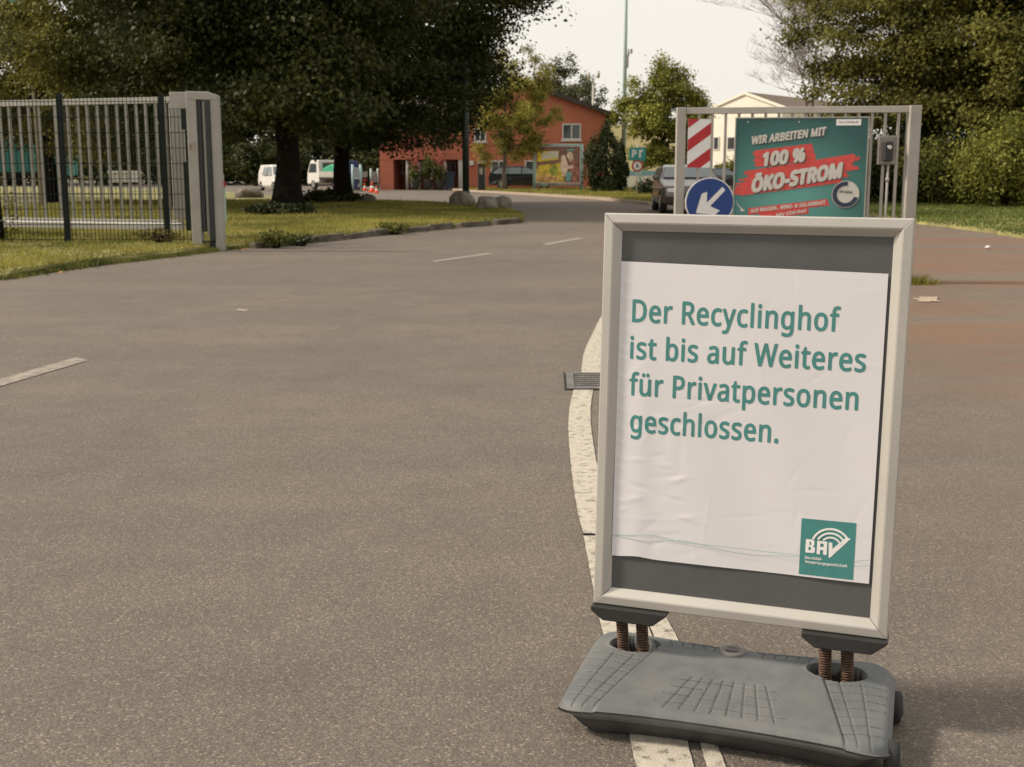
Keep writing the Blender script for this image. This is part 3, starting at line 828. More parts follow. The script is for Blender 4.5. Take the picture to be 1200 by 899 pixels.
for j in range(NYb):
    for i in range(NXb):
        a = j * (NXb + 1) + i; xm = (q.v[a][0] + q.v[a + NXb + 2][0]) / 2; ym = (q.v[a][1] + q.v[a + NXb + 2][1]) / 2
        gr1 = any(segd(xm, ym, *gg) < .0013 for gg in grooves)  # groove faces painted darker, shade of the relief put into their colour
        wl1 = any(math.hypot((xm - w_[0]) / w_[2], (ym - w_[1]) / w_[3]) < .97 for w_ in wells)  # faces inside the wells take a darker brown than the base
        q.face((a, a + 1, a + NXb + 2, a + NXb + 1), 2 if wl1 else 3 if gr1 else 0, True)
# side wall: rings going down and inwards
ring = [i for i in range(NXb + 1)] + [(j) * (NXb + 1) + NXb for j in range(1, NYb + 1)] + [NYb * (NXb + 1) + i for i in range(NXb - 1, -1, -1)] + [j * (NXb + 1) for j in range(NYb - 1, 0, -1)]
prev = ring
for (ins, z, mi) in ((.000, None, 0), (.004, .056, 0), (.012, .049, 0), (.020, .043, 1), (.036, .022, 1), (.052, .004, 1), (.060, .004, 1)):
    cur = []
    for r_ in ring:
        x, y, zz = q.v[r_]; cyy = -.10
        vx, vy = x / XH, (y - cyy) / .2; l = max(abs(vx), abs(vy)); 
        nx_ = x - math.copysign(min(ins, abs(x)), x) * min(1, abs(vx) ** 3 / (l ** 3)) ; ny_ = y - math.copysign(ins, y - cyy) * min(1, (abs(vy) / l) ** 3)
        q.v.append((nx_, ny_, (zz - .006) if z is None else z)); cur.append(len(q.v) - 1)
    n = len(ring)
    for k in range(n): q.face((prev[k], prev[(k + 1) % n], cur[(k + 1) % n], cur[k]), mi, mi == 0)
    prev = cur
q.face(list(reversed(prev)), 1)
q.build("base", [M_base, M_basedark, mat("well_dark", (.035, .027, .02), .9, var=.4, scale=40), mat("groove_shade", (.062, .064, .064), .8, var=.25, scale=60)], sg, fix=False)
q = MB(); q.lathe([(.031, .104), (.031, .1145), (.029, .1165), (.018, .1165), (.0165, .112), (.001, .112)], (-.014, .030, 0), n=28)
q.bx(-.030, .002, .0275, .0325, .111, .1165); q.build("filler_cap", mat('cap_plastic', (.15, .14, .13), .6, var=.2, scale=30), sg)
for y in (-.235, .015):
    q = MB(); q.lathe([(.020, 0), (.033, .004), (.036, .010), (.036, .022), (.033, .028), (.020, .032)], (.338, y, .036), axis='x', n=24); wh = q.build("wheel", M_rubber, sg)
    q = MB(); q.lathe([(.018, .0), (.018, .034), (.006, .036)], (.338, y, .036), axis='x', n=16); q.build("hub", M_cast, wh)

# ================================================================== GATE WITH ADVERT
GL = P(799, 125, 13.6); GRt = P(1069, 125, 13.2)
def gp(px, py, dy=0.0):         # point on the gate plane
    f = (px - 799) / (1069 - 799); Y = 13.6 + (13.2 - 13.6) * f; return P(px, py, Y + dy)
gt = thing("sliding_gate", "galvanised grey bar gate standing open behind the poster frame, with advert and signs on it", "gate", (GL.x, GL.y, 0))
org = Vector((GL.x, GL.y, 0))
gz = gp(930, 125).z
def vbar(px, wd, z0, z1, name, dy=0.0, dep=None):
    p = gp(px, 180, dy); q = MB(); q.bx(p.x - wd/2, p.x + wd/2, p.y - (dep or wd)/2, p.y + (dep or wd)/2, z0, z1)
    return q.build(name, M_gate, gt, bevel=.004, offset=org)
vbar(797, .10, 0.0, gz, "post"); vbar(1068.5, .12, 0.0, gz, "post", dep=.14)
a = gp(803, 180); b = gp(1062.5, 180)
for zt, nm, th in ((gz - .037, "top_rail", .07), (.16, "bottom_rail", .12)):
    q = MB(); q.beam(Vector((a.x, a.y, zt)), Vector((b.x, b.y, zt)), .06, th, up=(0, 0, 1)); 
    o = q.build(nm, M_gate, gt, bevel=.004, offset=org)
for k in range(16):
    px = 818.3 + k * 15.5; p = gp(px, 180)
    q = MB(); q.bx(p.x - .0135, p.x + .0135, p.y - .0135, p.y + .0135, .22, gz - .071); q.build("bar", M_gate, gt, offset=org)

# advert board
bo = gp(863, 139, -.06); br_ = gp(1018, 137.5, -.06)
bx_dir = (Vector((br_.x, br_.y, 0)) - Vector((bo.x, bo.y, 0))); BW = bx_dir.length; ba = math.atan2(bx_dir.y, bx_dir.x)
BH = 1.22
bd = thing("advert_board", "teal and red advert board on the bar gate reading 100 % ÖKO-STROM", "advert board", (bo.x, bo.y, bo.z - BH), ba)
k_ = BW / 155.0                # metres per photo pixel on the board
def bpx(px, py):               # photo pixel -> board coordinates (x right, y up)
    x = (px - 863 + (py - 139) * 0.045) * k_; return (x, BH - (py - 139 + (px - 863) * .008) * k_)
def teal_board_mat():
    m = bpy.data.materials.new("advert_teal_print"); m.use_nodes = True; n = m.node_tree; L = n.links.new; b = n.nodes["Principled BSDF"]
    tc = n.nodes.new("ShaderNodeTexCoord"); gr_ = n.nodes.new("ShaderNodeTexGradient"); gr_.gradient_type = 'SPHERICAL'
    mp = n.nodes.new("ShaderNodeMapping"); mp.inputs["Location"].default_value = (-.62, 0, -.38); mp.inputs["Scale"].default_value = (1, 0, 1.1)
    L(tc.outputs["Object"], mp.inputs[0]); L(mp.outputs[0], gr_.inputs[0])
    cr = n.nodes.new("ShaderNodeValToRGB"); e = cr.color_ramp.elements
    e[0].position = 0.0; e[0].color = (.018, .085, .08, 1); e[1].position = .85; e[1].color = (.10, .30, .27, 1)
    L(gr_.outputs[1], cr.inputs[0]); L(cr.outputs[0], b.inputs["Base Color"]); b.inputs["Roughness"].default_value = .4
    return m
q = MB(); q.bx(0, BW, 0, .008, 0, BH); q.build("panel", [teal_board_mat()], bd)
q = MB()
for (x0, x1, z0, z1) in ((-.012, 0, -.012, BH + .012), (BW, BW + .012, -.012, BH + .012), (0, BW, BH, BH + .012), (0, BW, -.012, 0)): q.bx(x0, x1, -.006, .014, z0, z1)
q.build("edge_trim", M_gate, bd)
def onboard(lift):
    return lambda p: Vector((p[0], -lift, p[1]))
M_coral = mat("coral_print", (.56, .065, .055), .5, var=.12, scale=12)
M_shadow = mat("letter_outline_print", (.03, .04, .04), .5)
M_adwhite = mat("advert_white_print", (.55, .53, .48), .5, var=.05)
rb = random.Random(21)
def brush(p0, p1, hgt, n, rag):
    """a brush stroke: stacked bristle bands with ragged ends; p0, p1 = pixel ends of its centre line"""
    a = Vector(bpx(*p0)); b = Vector(bpx(*p1)); d = (b - a).normalized(); nrm_ = Vector((-d.y, d.x)); pl = []
    for i in range(n):
        o0 = (i / n - .5) * hgt * k_; o1 = ((i + 1) / n - .5) * hgt * k_
        e0 = a - d * rb.uniform(-rag, rag) * k_ + nrm_ * 0; e1 = b + d * rb.uniform(-rag, rag) * k_
        pl.append([tuple(e0 + nrm_ * o0), tuple(e1 + nrm_ * o0), tuple(e1 + nrm_ * o1), tuple(e0 + nrm_ * o1)])
    return pl
strokes = brush((884, 187), (955, 178), 20, 9, 2.2) + brush((871, 211.5), (1003, 189.5), 19, 9, 7) + brush((862, 224), (990, 206), 16, 8, 6) 
flat2d([[ (min(max(p[0], .006), BW - .006), p[1]) for p in pl] for pl in strokes], onboard(.0012), M_coral, bd, "brush_stroke", cut=0)
flat2d(brush((876, 250.5), (971, 238), 8, 2, 1) + brush((890, 256), (948, 248.7), 7, 2, 1), onboard(.0012), M_coral, bd, "text_banner", cut=0)
def adtext(txt, p0, p1, cap, bold, shear=.14, m=M_adwhite, lift=.0028):
    a = bpx(*p0); b = bpx(*p1); sl = (b[1] - a[1]) / (b[0] - a[0])
    return a, b, sl
for txt, p0, p1, cap, bold in (("WIR ARBEITEN MIT", (880.5, 170.3), (969, 158.5), 10.2, .06), ("100 %", (893, 196.5), (944, 190), 17.5, .075), ("ÖKO-STROM", (879.5, 228.4), (988, 209), 19.5, .08)):
    a = bpx(*p0); b = bpx(*p1); sl = (b[1] - a[1]) / (b[0] - a[0])
    lettering(txt, a[0] + .009, b[0] + .009, a[1] - .009, cap * k_, onboard(.0055), M_shadow, bd, "letter_shadow", bold=bold, slope=sl, shear=.12, step=.0001)
    lettering(txt, a[0], b[0], a[1], cap * k_, onboard(.0082), M_adwhite, bd, "lettering", bold=bold, slope=sl, shear=.12, step=.0001)
for txt, p0, p1, cap in (("AUS WASSER-, WIND- & SOLARKRAFT", (878, 252), (968, 240.5), 4.6), ("Jahr CO\u2082-frei!", (908, 256.5), (945, 250.5), 4.2)):
    a = bpx(*p0); b = bpx(*p1); lettering(txt, a[0], b[0], a[1], cap * k_, onboard(.0045), M_adwhite, bd, bold=.05, slope=(b[1] - a[1]) / (b[0] - a[0]), shear=.1)
# round badge
M_navy = mat("navy_print", (.02, .032, .06), .5)
bc = bpx(991.4, 228.4)
def disc(r0, r1, a0, a1, n=28):
    return [[(bc[0] + r * k_ * math.cos(t), bc[1] + r * k_ * math.sin(t)) for r, t in ((r0, R(a0 + (a1 - a0) * k / n)), (r1, R(a0 + (a1 - a0) * k / n)), (r1, R(a0 + (a1 - a0) * (k + 1) / n)), (r0, R(a0 + (a1 - a0) * (k + 1) / n)))] for k in range(n)]
flat2d(disc(0.01, 16.4, 0, 360), lambda p: Vector((p[0] + .006, -.0042, p[1] - .008)), M_shadow, bd, "badge_rim", cut=0, step=0)
bb = flat2d(disc(0.01, 16.2, 0, 360), onboard(.0052), M_adwhite, bd, "badge", cut=0, step=.0000)
flat2d(disc(10.2, 15.4, 80, 345), onboard(.0082), M_navy, bb, "badge_ring", cut=0, step=0)
lettering("DER GRÜNE", bc[0] - 7 * k_, bc[0] + 8 * k_, bc[1] + 2.2 * k_, 2.6 * k_, onboard(.0094), M_navy, bb, bold=.04, slope=-.08)
q = MB(); a = bpx(980.5, 147); b = bpx(1009.5, 139.5); q.bx(a[0], b[0], -.004, 0, a[1], b[1]); q.build("white_label", M_white, bd)
lettering("bav-recycling.de", a[0] + .03, b[0] - .03, a[1] + .028, .018, onboard(.0046), M_navy, bd, bold=.02)
ar = [bpx(861.5 + 9 * t, 238 + 11 * t ** .6) for t in [i / 8 for i in range(9)]]
flat2d([[(p[0], p[1] - .006), (r_[0], r_[1] - .006), (r_[0], r_[1] + .006), (p[0], p[1] + .006)] for p, r_ in zip(ar, ar[1:])] + [[bpx(867, 246.5), bpx(872.5, 250), bpx(866, 250.5)]], onboard(.0024), M_adwhite, bd, "arrow_mark", cut=0)
for px in (877, 937, 1000):
    c_ = bpx(px, 143); q = MB(); q.lathe([(.008, -.004), (.008, 0)], (c_[0], 0, c_[1]), axis='y', n=8); q.build("screw", M_chrome, bd)

# hazard panel
hp = gp(806.6, 139.5, -.045); hq = gp(834.8, 196.4, -.045)
hw = hq.x - hp.x; hh_ = hp.z - hq.z
hz = thing("hazard_panel", "red and white diagonally striped hazard panel on the left end of the gate", "hazard panel", (hp.x, hp.y, hq.z))
q = MB(); q.bx(0, hw, 0, .006, 0, hh_); q.build("plate", M_white, hz)
def band(c0, c1):               # clip the diagonal band c0 < z - k x < c1 to the plate
    kx = .386 * hh_ / hw
    pts = [(0, 0), (hw, 0), (hw, hh_), (0, hh_)]
    for sgn, lim in ((1, c0), (-1, c1)):
        out = []
        for i in range(len(pts)):
            p, r_ = pts[i], pts[(i + 1) % len(pts)]; f = lambda s_: sgn * ((s_[1] - kx * s_[0]) - lim)
            a_, b_ = f(p), f(r_)
            if a_ >= 0: out.append(p)
            if a_ * b_ < 0: t = a_ / (a_ - b_); out.append((p[0] + (r_[0] - p[0]) * t, p[1] + (r_[1] - p[1]) * t))
        pts = out
    return pts
for c0, c1 in ((-.21 * hh_, .05 * hh_), (.33 * hh_, .57 * hh_), (.81 * hh_, 1.2 * hh_)):
    flat2d([band(c0, c1)], lambda p: Vector((p[0], -.002, p[1])), M_red, hz, "red_stripe", cut=0)

# round blue sign
bs = gp(831.7, 237, -.11); rs = 28.2 / 1400 * 13.5
rd = thing("direction_sign", "round blue sign with a white arrow pointing down left, fixed low on the gate", "road sign", (bs.x, bs.y, bs.z))
q = MB(); q.lathe([(rs, 0), (rs, .02)], axis='y', n=48); q.build("plate", M_white, rd)
q = MB(); q.lathe([(rs * .955, -.0025), (rs * .955, -.0005)], axis='y', n=48); q.build("blue_face", M_blue, rd)
arrow = [(.60, .50), (.50, .62), (-.13, .08), (-.16, .42), (-.38, .34), (-.56, -.42), (.22, -.40), (.10, -.20), (-.03, -.10)]
arrow = [(.50, .62), (.62, .48), (.02, -.16), (.42, -.34), (.22, -.52), (-.56, -.44), (-.34, .34), (-.12, .42), (-.12, -.02)]
flat2d([[(x * rs, y * rs) for x, y in arrow]], lambda p: Vector((p[0], -.004, p[1])), M_white, rd, "arrow", cut=0)
q = MB(); q.box((0, .05, 0), (.05, .06, .5)); q.build("bracket", M_gate, rd)

# key switch box
kp = gp(1027.5, 193, -.05); kq = gp(1052, 159, -.05)
ks = thing("key_switch_box", "grey metal box with dark key switch on the gate, conduit below", "switch box", (kp.x, kp.y, kp.z))
kw, kh = kq.x - kp.x, kq.z - kp.z
q = MB(); q.bx(0, kw, -.02, .03, 0, kh); q.build("back_plate", mat("weathered_zinc", (.22, .2, .18), .5, metal=.3, var=.2), ks, bevel=.008)
q = MB(); q.bx(kw * .26, kw * .76, -.07, -.02, kh * .12, kh * .80); q.build("switch_housing", M_black, ks, bevel=.012)
q = MB(); q.lathe([(.022, -.078), (.026, -.07)], (kw * .55, 0, kh * .60), axis='y', n=14); q.build("lock", M_chrome, ks)
q = MB(); q.tube([(kw * .62, 0, -1.0), (kw * .62, 0, 0)], .014, 8); q.build("conduit", M_gate, ks)
q = MB(); q.tube([(kw * .62, 0, -.18), (kw * .62, 0, -.14)], .022, 8); q.build("coupling", M_gate, ks)

# ================================================================== LEFT FENCE, WHITE GATE, PILLAR
FY = 19.6
def fp(px, py, dY=0): return P(px, py, FY + dY)
ft = fp(75, 113).z; fb = .10
f0 = fp(-140, 113); f1 = fp(222, 113)
fn_ = thing("mesh_fence", "dark green wire mesh fence standing in the grass on the left", "fence", (fp(75, 200).x, FY, 0))
fo = Vector((fp(75, 200).x, FY, 0))
posts = [-161, -43, 75, 193]
for px in posts:
    x = fp(px, 200).x; q = MB(); q.bx(x - .04, x + .04, FY - .03, FY + .03, 0.02, ft + .03); q.bx(x - .043, x + .043, FY - .033, FY + .033, ft + .03, ft + .045)
    q.build("post", M_dgreen, fn_, offset=fo)
    q = MB(); q.bx(x - .05, x + .05, FY - .065, FY - .03, .10, .16); q.build("foot_clamp", M_dgreen, fn_, offset=fo)
q = MB(); x = f0.x
while x < f1.x:
    q.bx(x - .0045, x + .0045, FY - .040, FY - .0345, fb, ft); x += .0625
o = q.build("wire_mesh", M_dgreen, fn_, offset=fo, fix=False); o["kind"] = 'stuff'
zz = fb + .03; rod = None
while zz < ft + .01:
    q = MB(); q.bx(f0.x, f1.x, FY - .046, FY - .040, zz - .0055, zz + .0055); q.bx(f0.x, f1.x, FY - .0345, FY - .0285, zz - .0055, zz + .0055)
    q.build("wire_rod", M_dgreen, fn_, offset=fo, fix=False); zz += .2433
# strip edge post next to pillar
x = fp(219.5, 200).x
for (ya, yb) in ((116, 152), (190, 270)):
    q = MB(); q.bx(x - .035, x + .035, FY - .1, FY + .0, P(219, yb, FY).z, P(219, ya, FY).z); q.build("end_post", M_dgreen, fn_, offset=fo)

WY0, WY1 = 21.6, 20.4
def wp(px, py):
    f = (px + 0) / 210; return P(px, py, WY0 + (WY1 - WY0) * f)
wo = Vector((wp(105, 200).x, wp(105, 200).y, 0))
wg = thing("white_sliding_gate", "long off-white bar gate running behind the dark mesh fence", "gate", tuple(wo))
def wbeam(a, b, wd, h, nm, m=M_gatew):
    q = MB(); q.beam(a, b, wd, h); return q.build(nm, m, wg, offset=wo, bevel=.004)
a, b = wp(-140, 119.5), wp(203, 119.5); ztop = (a.z + b.z) / 2
wbeam(Vector((a.x, a.y, wp(100, 119.5).z)), Vector((b.x, b.y, wp(100, 119.5).z)), .08, .10, "top_rail")
a, b = wp(-140, 262), wp(214, 262); zb_ = wp(100, 262).z
wbeam(Vector((a.x, a.y, zb_)), Vector((b.x, b.y, zb_)), .12, .17, "bottom_beam")
wbeam(Vector((a.x, a.y - .062, zb_ + .02)), Vector((b.x, b.y - .062, zb_ + .02)), .012, .03, "highlight_strip", M_white)  # white strip stands for the bright highlight along the bottom beam
zt_ = wp(100, 119.5).z - .05; zc_ = zb_ + .085
for k in range(29):
    px = 196.5 - k * 11.35
    if abs(px - 60) < 6 or px < -135: continue
    p = wp(px, 190); q = MB(); q.bx(p.x - .022, p.x + .022, p.y - .022, p.y + .022, zc_, zt_); q.build("bar", M_gatew, wg, offset=wo)
for px, wd in ((69.5, .07), (-100, .07)):
    p = wp(px, 190); q = MB(); q.bx(p.x - wd/2, p.x + wd/2, p.y - .03, p.y + .03, zc_, zt_); q.build("stile", M_gatew, wg, offset=wo)
p = P(209.5, 190, 20.3); q = MB(); q.bx(p.x - .115, p.x + .115, p.y - .05, p.y + .05, P(209, 257, 20.3).z, P(209, 122, 20.3).z); q.build("end_panel", M_gatew, wg, offset=wo, bevel=.01)

# gate pillar
PY = 18.6
def pp_(px, py): return P(px, py, PY)
po = Vector((pp_(239, 200).x, PY, 0))
pl_ = thing("gate_pillar", "off-white portal pillar with black rubber strips at the end of the mesh fence", "gate pillar", tuple(po))
zt = pp_(230, 107).z
def pbx(px0, px1, z0, z1, dy0, dy1, nm, m):
    q = MB(); q.bx(pp_(px0, 200).x, pp_(px1, 200).x, PY + dy0, PY + dy1, z0, z1); return q.build(nm, m, pl_, offset=po, bevel=.006)
pbx(221.5, 233, 0, zt - .12, 0, .16, "leg", M_gatew)
pbx(249, 258.5, 0, zt - .13, 0, .16, "leg", M_gatew)
q = MB(); X0, X1, XS = pp_(221.5, 200).x, pp_(258.5, 200).x, pp_(246, 200).x
q.prism([(X0, PY - .004, zt - .12), (X1, PY - .004, zt - .13), (X1, PY - .004, zt - .06), (XS, PY - .004, zt - .005), (X0, PY - .004, zt)], (0, .168, 0)); q.build("head", M_gatew, pl_, offset=po, bevel=.006)
q = MB(); q.bx(pp_(202, 200).x, X0 - .002, PY + .03, PY + .13, pp_(202, 127).z, zt - .01); q.build("guide_arm", M_gatew, pl_, offset=po, bevel=.006)
pbx(233.5, 238.5, .30, zt - .13, .02, .09, "rubber_strip", M_black)
pbx(239, 242.5, .24, zt - .14, .04, .12, "inner_post", M_gatew)
pbx(243, 249, .16, zt - .13, -.03, .06, "rubber_strip", M_black)
pbx(233.2, 248.8, .0, .16, .05, .15, "roller_housing", M_black)
q = MB(); q.box((pp_(225, 163).x, PY - .006, pp_(225, 172).z), (.075, .008, .11)); q.build("warning_label", mat("faded_label", (.4, .34, .28), .6, var=.3, scale=30, col2=(.15, .09, .07)), pl_, offset=po)

# teal bollard with red head behind the pillar
bp_ = G(262, 266)
bl = thing("key_post", "slim teal post with a red head behind the white gate pillar", "post", (bp_.x, bp_.y, 0.05))
hpx = bp_.y / 1400
q = MB(); q.bx(-.065, .065, -.065, .065, 0, .82); q.build("post", M_tealpole, bl, bevel=.01)
q = MB(); q.bx(-.07, .07, -.07, .07, .82, .96); q.build("red_head", M_red, bl, bevel=.02)
q = MB(); q.bx(-.05, .05, -.05, .05, .96, 1.12); q.build("grey_cap", M_gate, bl, bevel=.02)

# ================================================================== POLES
def pole(name, label, cat, px, base_py, Y, r, top_z, m, r2=None, base_z=0.0):
    p = P(px, base_py, Y); t = thing(name, label, cat, (p.x, Y, base_z))
    q = MB(); q.tube([(0, 0, 0), (0, 0, top_z)], [r, r2 or r], 12); q.build("pole", m, t); return t
gpn = G(546, 243)
M_dgreenp = mat('dark_green_pole', (.014, .024, .017), .5, var=.2)
lp_ = pole("lamp_post", "dark green post standing between the boulders at the tip of the grass", "lamp post", 546, 230, gpn.y, .115, 4.6, M_dgreenp, base_z=.08)
q = MB(); q.tube([(0, 0, 0), (0, 0, .5)], .14, 12); q.build("sleeve", M_dgreenp, lp_)
pole("sign_post", "pale teal post seen between the two dark tree trunks", "post", 358, 205, G(358, 215).y, .14, 2.6, M_tealpole)
mast = pole("light_mast", "tall pale teal mast rising out of the picture behind the thuja", "mast", 731, 165, 88, .17, 20, mat('mast_paint', (.34, .43, .40), .5), .10)
q = MB(); q.box((.25, 0, P(735, 62, 88).z), (.10, .1, .5)); q.box((.45, 0, P(735, 60, 88).z), (.14, .1, .3)); q.box((.3, 0, P(735, 61, 88).z - .1), (.35, .04, .04)); q.build("camera_arm", M_gate, mast)
q = MB(); q.box((.14, -.1, P(735, 72, 88).z), (.2, .15, .9)); q.build("junction_box", M_gate, mast)
fl = pole("floodlight_pole", "thin lamp pole with two heads rising behind the red building", "lamp post", 695, 120, 105, .09, P(695, 92, 105).z, M_gate)
zz = P(695, 89, 105).z
for s, dz in ((-1, 0), (1, .12)):
    q = MB(); q.lathe([(.05, -.12), (.28, -.1), (.34, 0), (.28, .12), (.05, .14)], (s * .42, 0, zz + dz), axis='x', n=12); q.build("lamp_head", M_gate, fl)
q = MB(); q.box((0, 0, zz - .1), (.9, .06, .06)); q.build("cross_arm", M_gate, fl)
fgp = pole("flag_pole", "thin pale pole with a teal flag among the leaves, top left", "flag pole", 46, 200, 39.4, .06, 9.0, mat("pale_pole", (.35, .31, .26), .6, var=.2))
q = MB(); nseg = 12; zfl = P(32, 36, 39.4).z + 1.3
for i in range(nseg + 1):
    f = i / nseg; zf = zfl - f * 1.3; wv = .06 * math.sin(f * 9)
    for k in range(4): q.v.append((-.05 - k * .15 * (1 + .45 * math.sin(f * 11)) + .05 * math.sin(f * 9 + k), wv + .12 * math.sin(k * 2 + f * 9), zf - .05 * k * math.sin(f * 7)))
for i in range(nseg):
    for k in range(3): a = i * 4 + k; q.face((a, a + 1, a + 5, a + 4), 0, True)
q.build("flag", M_tealsolid, fgp)

# ================================================================== RED BRICK BUILDING
BA = R(-4)
bc0 = P(708, 224, 80); bo_ = Vector((bc0.x, bc0.y, 0))
bl_ = thing("brick_building", "two-storey red brick building with dark gable roof and a porch behind the road", "building", tuple(bo_), BA)
# local: x runs left (negative) from the right corner, y back, z up. facade at y = 0
dirx = Vector((math.cos(BA), math.sin(BA), 0))
def fx(px, dy=0.0):             # local x on the facade plane (y = dy) where pixel column px meets it
    d = ray(px, 200); nx_, ny_ = -math.sin(BA), math.cos(BA)
    o2 = bo_ + Vector((nx_, ny_, 0)) * dy
    t = (nx_ * o2.x + ny_ * o2.y) / (nx_ * d.x + ny_ * d.y); p = d * t
    return (p.x - o2.x) * dirx.x + (p.y - o2.y) * dirx.y, p.y
def fz(px, py, dy=0.0): return P(px, py, fx(px, dy)[1]).z
XL = fx(546)[0]; XP = fx(604)[0]
ez = fz(706, 134); pz = fz(604, 96) ; el = ez
q = MB(); xr = 0.0
wall = [(XL, 0, 0), (xr, 0, 0), (xr, 0, ez), (XP, 0, pz), (XL, 0, ez)]
q.prism(wall, (0, 12, 0)); q.build("wall", M_brick, bl_)
rt = .28
for (xa, za, xb, zb2) in ((XP, pz, xr + .9, ez - .9 * (pz - ez) / (xr - XP)), (XP, pz, XL - .9, ez - .9 * (pz - ez) / (XP - XL))):
    q = MB(); q.prism([(xa, -.5, za + .01), (xb, -.5, zb2 + .01), (xb, -.5, zb2 + rt), (xa, -.5, za + rt)], (0, 13, 0)); q.build("roof", M_roof, bl_)
def window(px0, px1, py0, py1, dy=0.0, panes=2, m=M_glass):
    x0, x1 = fx(px0, dy)[0], fx(px1, dy)[0]; z1, z0 = fz(px0, py0, dy), fz(px0, py1, dy)
    fr = MB(); t = .09
    fr.bx(x0, x1, dy - .07, dy + .02, z1 - t, z1); fr.bx(x0, x1, dy - .07, dy + .02, z0, z0 + t); fr.bx(x0, x0 + t, dy - .07, dy + .02, z0 + t, z1 - t); fr.bx(x1 - t, x1, dy - .07, dy + .02, z0 + t, z1 - t)
    for k in range(1, panes): xm = x0 + (x1 - x0) * k / panes; fr.bx(xm - t / 2, xm + t / 2, dy - .065, dy + .02, z0 + t, z1 - t)
    f = fr.build("window", M_wframe, bl_)
    for k in range(panes):
        g_ = MB(); g_.bx(x0 + (x1 - x0) * k / panes + t / 2 + .01, x0 + (x1 - x0) * (k + 1) / panes - t / 2 - .01, dy - .03, dy + .01, z0 + t, z1 - t); g_.build("pane", m, f)
    s_ = MB(); s_.bx(x0 - .08, x1 + .08, dy - .12, dy, z0 - .1, z0 - .002); s_.build("sill", M_wframe, f)
window(658.5, 680.5, 145, 164); window(615, 626, 188, 214, panes=1); window(575, 594, 188, 206); window(556, 570, 150, 166)
# white door pier beside the trunk
# wing with overhanging upper floor
XW0 = fx(445)[0]; XW1 = XL - .02
zo = fz(510, 187); ew = fz(520, 152)
q = MB(); q.bx(XW0, XW1, .0, 9, zo, ew); q.build("upper_wall", M_brick, bl_)
q = MB(); q.prism([(XW0 - .6, -.5, ew - .05), (XW0 - .6, 9.5, ew - .05), (XW0 - .6, 4.5, ew + 2.3)], (XW1 - XW0 + .6, 0, 0)); q.build("wing_roof", M_roof, bl_)
q = MB(); q.bx(XW0, fx(461)[0], .02, 8.9, 0, zo); q.build("porch_block", M_brick, bl_)
M_brickd = M_brick
q = MB(); q.bx(fx(461)[0] + .02, XW1, 3.2, 8.9, 0, zo - .01); q.build("recessed_wall", M_brick, bl_)
for px in (476.5, 490.5, 505, 521):
    x = fx(px)[0]; q = MB(); q.tube([(x, .25, 0), (x, .25, zo)], .10, 10); q.build("column", M_wframe, bl_)
for a_, b_ in ((466, 473), (479, 488), (492, 503), (507, 517), (524, 534)): window(a_, b_, 190, 203, dy=3.2, panes=2)
x0 = fx(537, .0)[0]; q = MB(); q.bx(x0, x0 + .5, .1, .3, 0, zo); q.build("white_pier", M_wframe, bl_)
q = MB(); x0 = fx(553)[0]; q.box((x0, -.15, fz(553, 191)), (.25, .3, .3)); q.build("wall_lamp", M_wframe, bl_)

# planters, bin, bollards in front ------------------------------------
M_pot = mat("dark_planter", (.05, .045, .04), .7)
M_plant = leafmat("planter_green", (.05, .08, .02), (.20, .20, .06), .3, 1.5)
M_flow = leafmat("planter_pink", (.30, .06, .07), (.5, .2, .16), .3, 2)
def planter(px, Y, lab, flow):
    Y = fx(px)[1] - .9; p = P(px, 215, Y); t = thing("planter", lab, "planter", (p.x, Y, .10), 0, "planters under the porch")
    q = MB(); q.lathe([(.22, 0), (.28, .1), (.33, .55), (.36, .6), (.3, .61)], n=14); q.build("tub", M_pot, t)
    rg = np.random.default_rng(int(px)); n = 1400; ps = rg.normal(size=(n, 3)) * [.17, .17, .30] + [0, 0, 1.0 + (0 if flow else .4)]
    quads_object("foliage", leaves(ps, .12, rg), M_plant, t)
    if flow: ps = rg.normal(size=(260, 3)) * [.17, .17, .32] + [0.05, 0, 1.7]; quads_object("blossom", leaves(ps, .13, rg), M_flow, t)
planter(486.5, 88, "dark tub planter with pink flowers, left one under the porch", True)
planter(501.5, 86, "dark tub planter with a tall green bush, middle one under the porch", False)
planter(516, 84, "dark tub planter with pink flowers beside the blue-grey bin", True)
def binn(name, lab, px, Y, wd, h, m):
    p = P(px, 210, Y); t = thing(name, lab, "bin", (p.x, Y, .1))
    q = MB(); q.prism([(-wd/2 * .85, -wd/2, 0), (wd/2 * .85, -wd/2, 0), (wd/2, -wd/2, h * .88), (-wd/2, -wd/2, h * .88)], (0, wd, 0)); q.build("body", m, t, bevel=.02)
    q = MB(); q.prism([(-wd/2 - .03, -wd/2 - .03, h * .885), (wd/2 + .03, -wd/2 - .03, h * .885), (wd/2, -wd/2 - .03, h), (-wd/2, -wd/2 - .03, h)], (0, wd + .06, 0)); q.build("lid", m, t, bevel=.02)
binn("waste_bin", "dark blue waste bin under the brick porch", 527, fx(527)[1] - .6, .62, 1.1, mat("bin_blue", (.02, .035, .06), .5))
binn("waste_bin", "tall blue bin just right of the second tree trunk", 412.5, 76, .75, 1.75, mat("bin_bright_blue", (.02, .04, .16), .5))

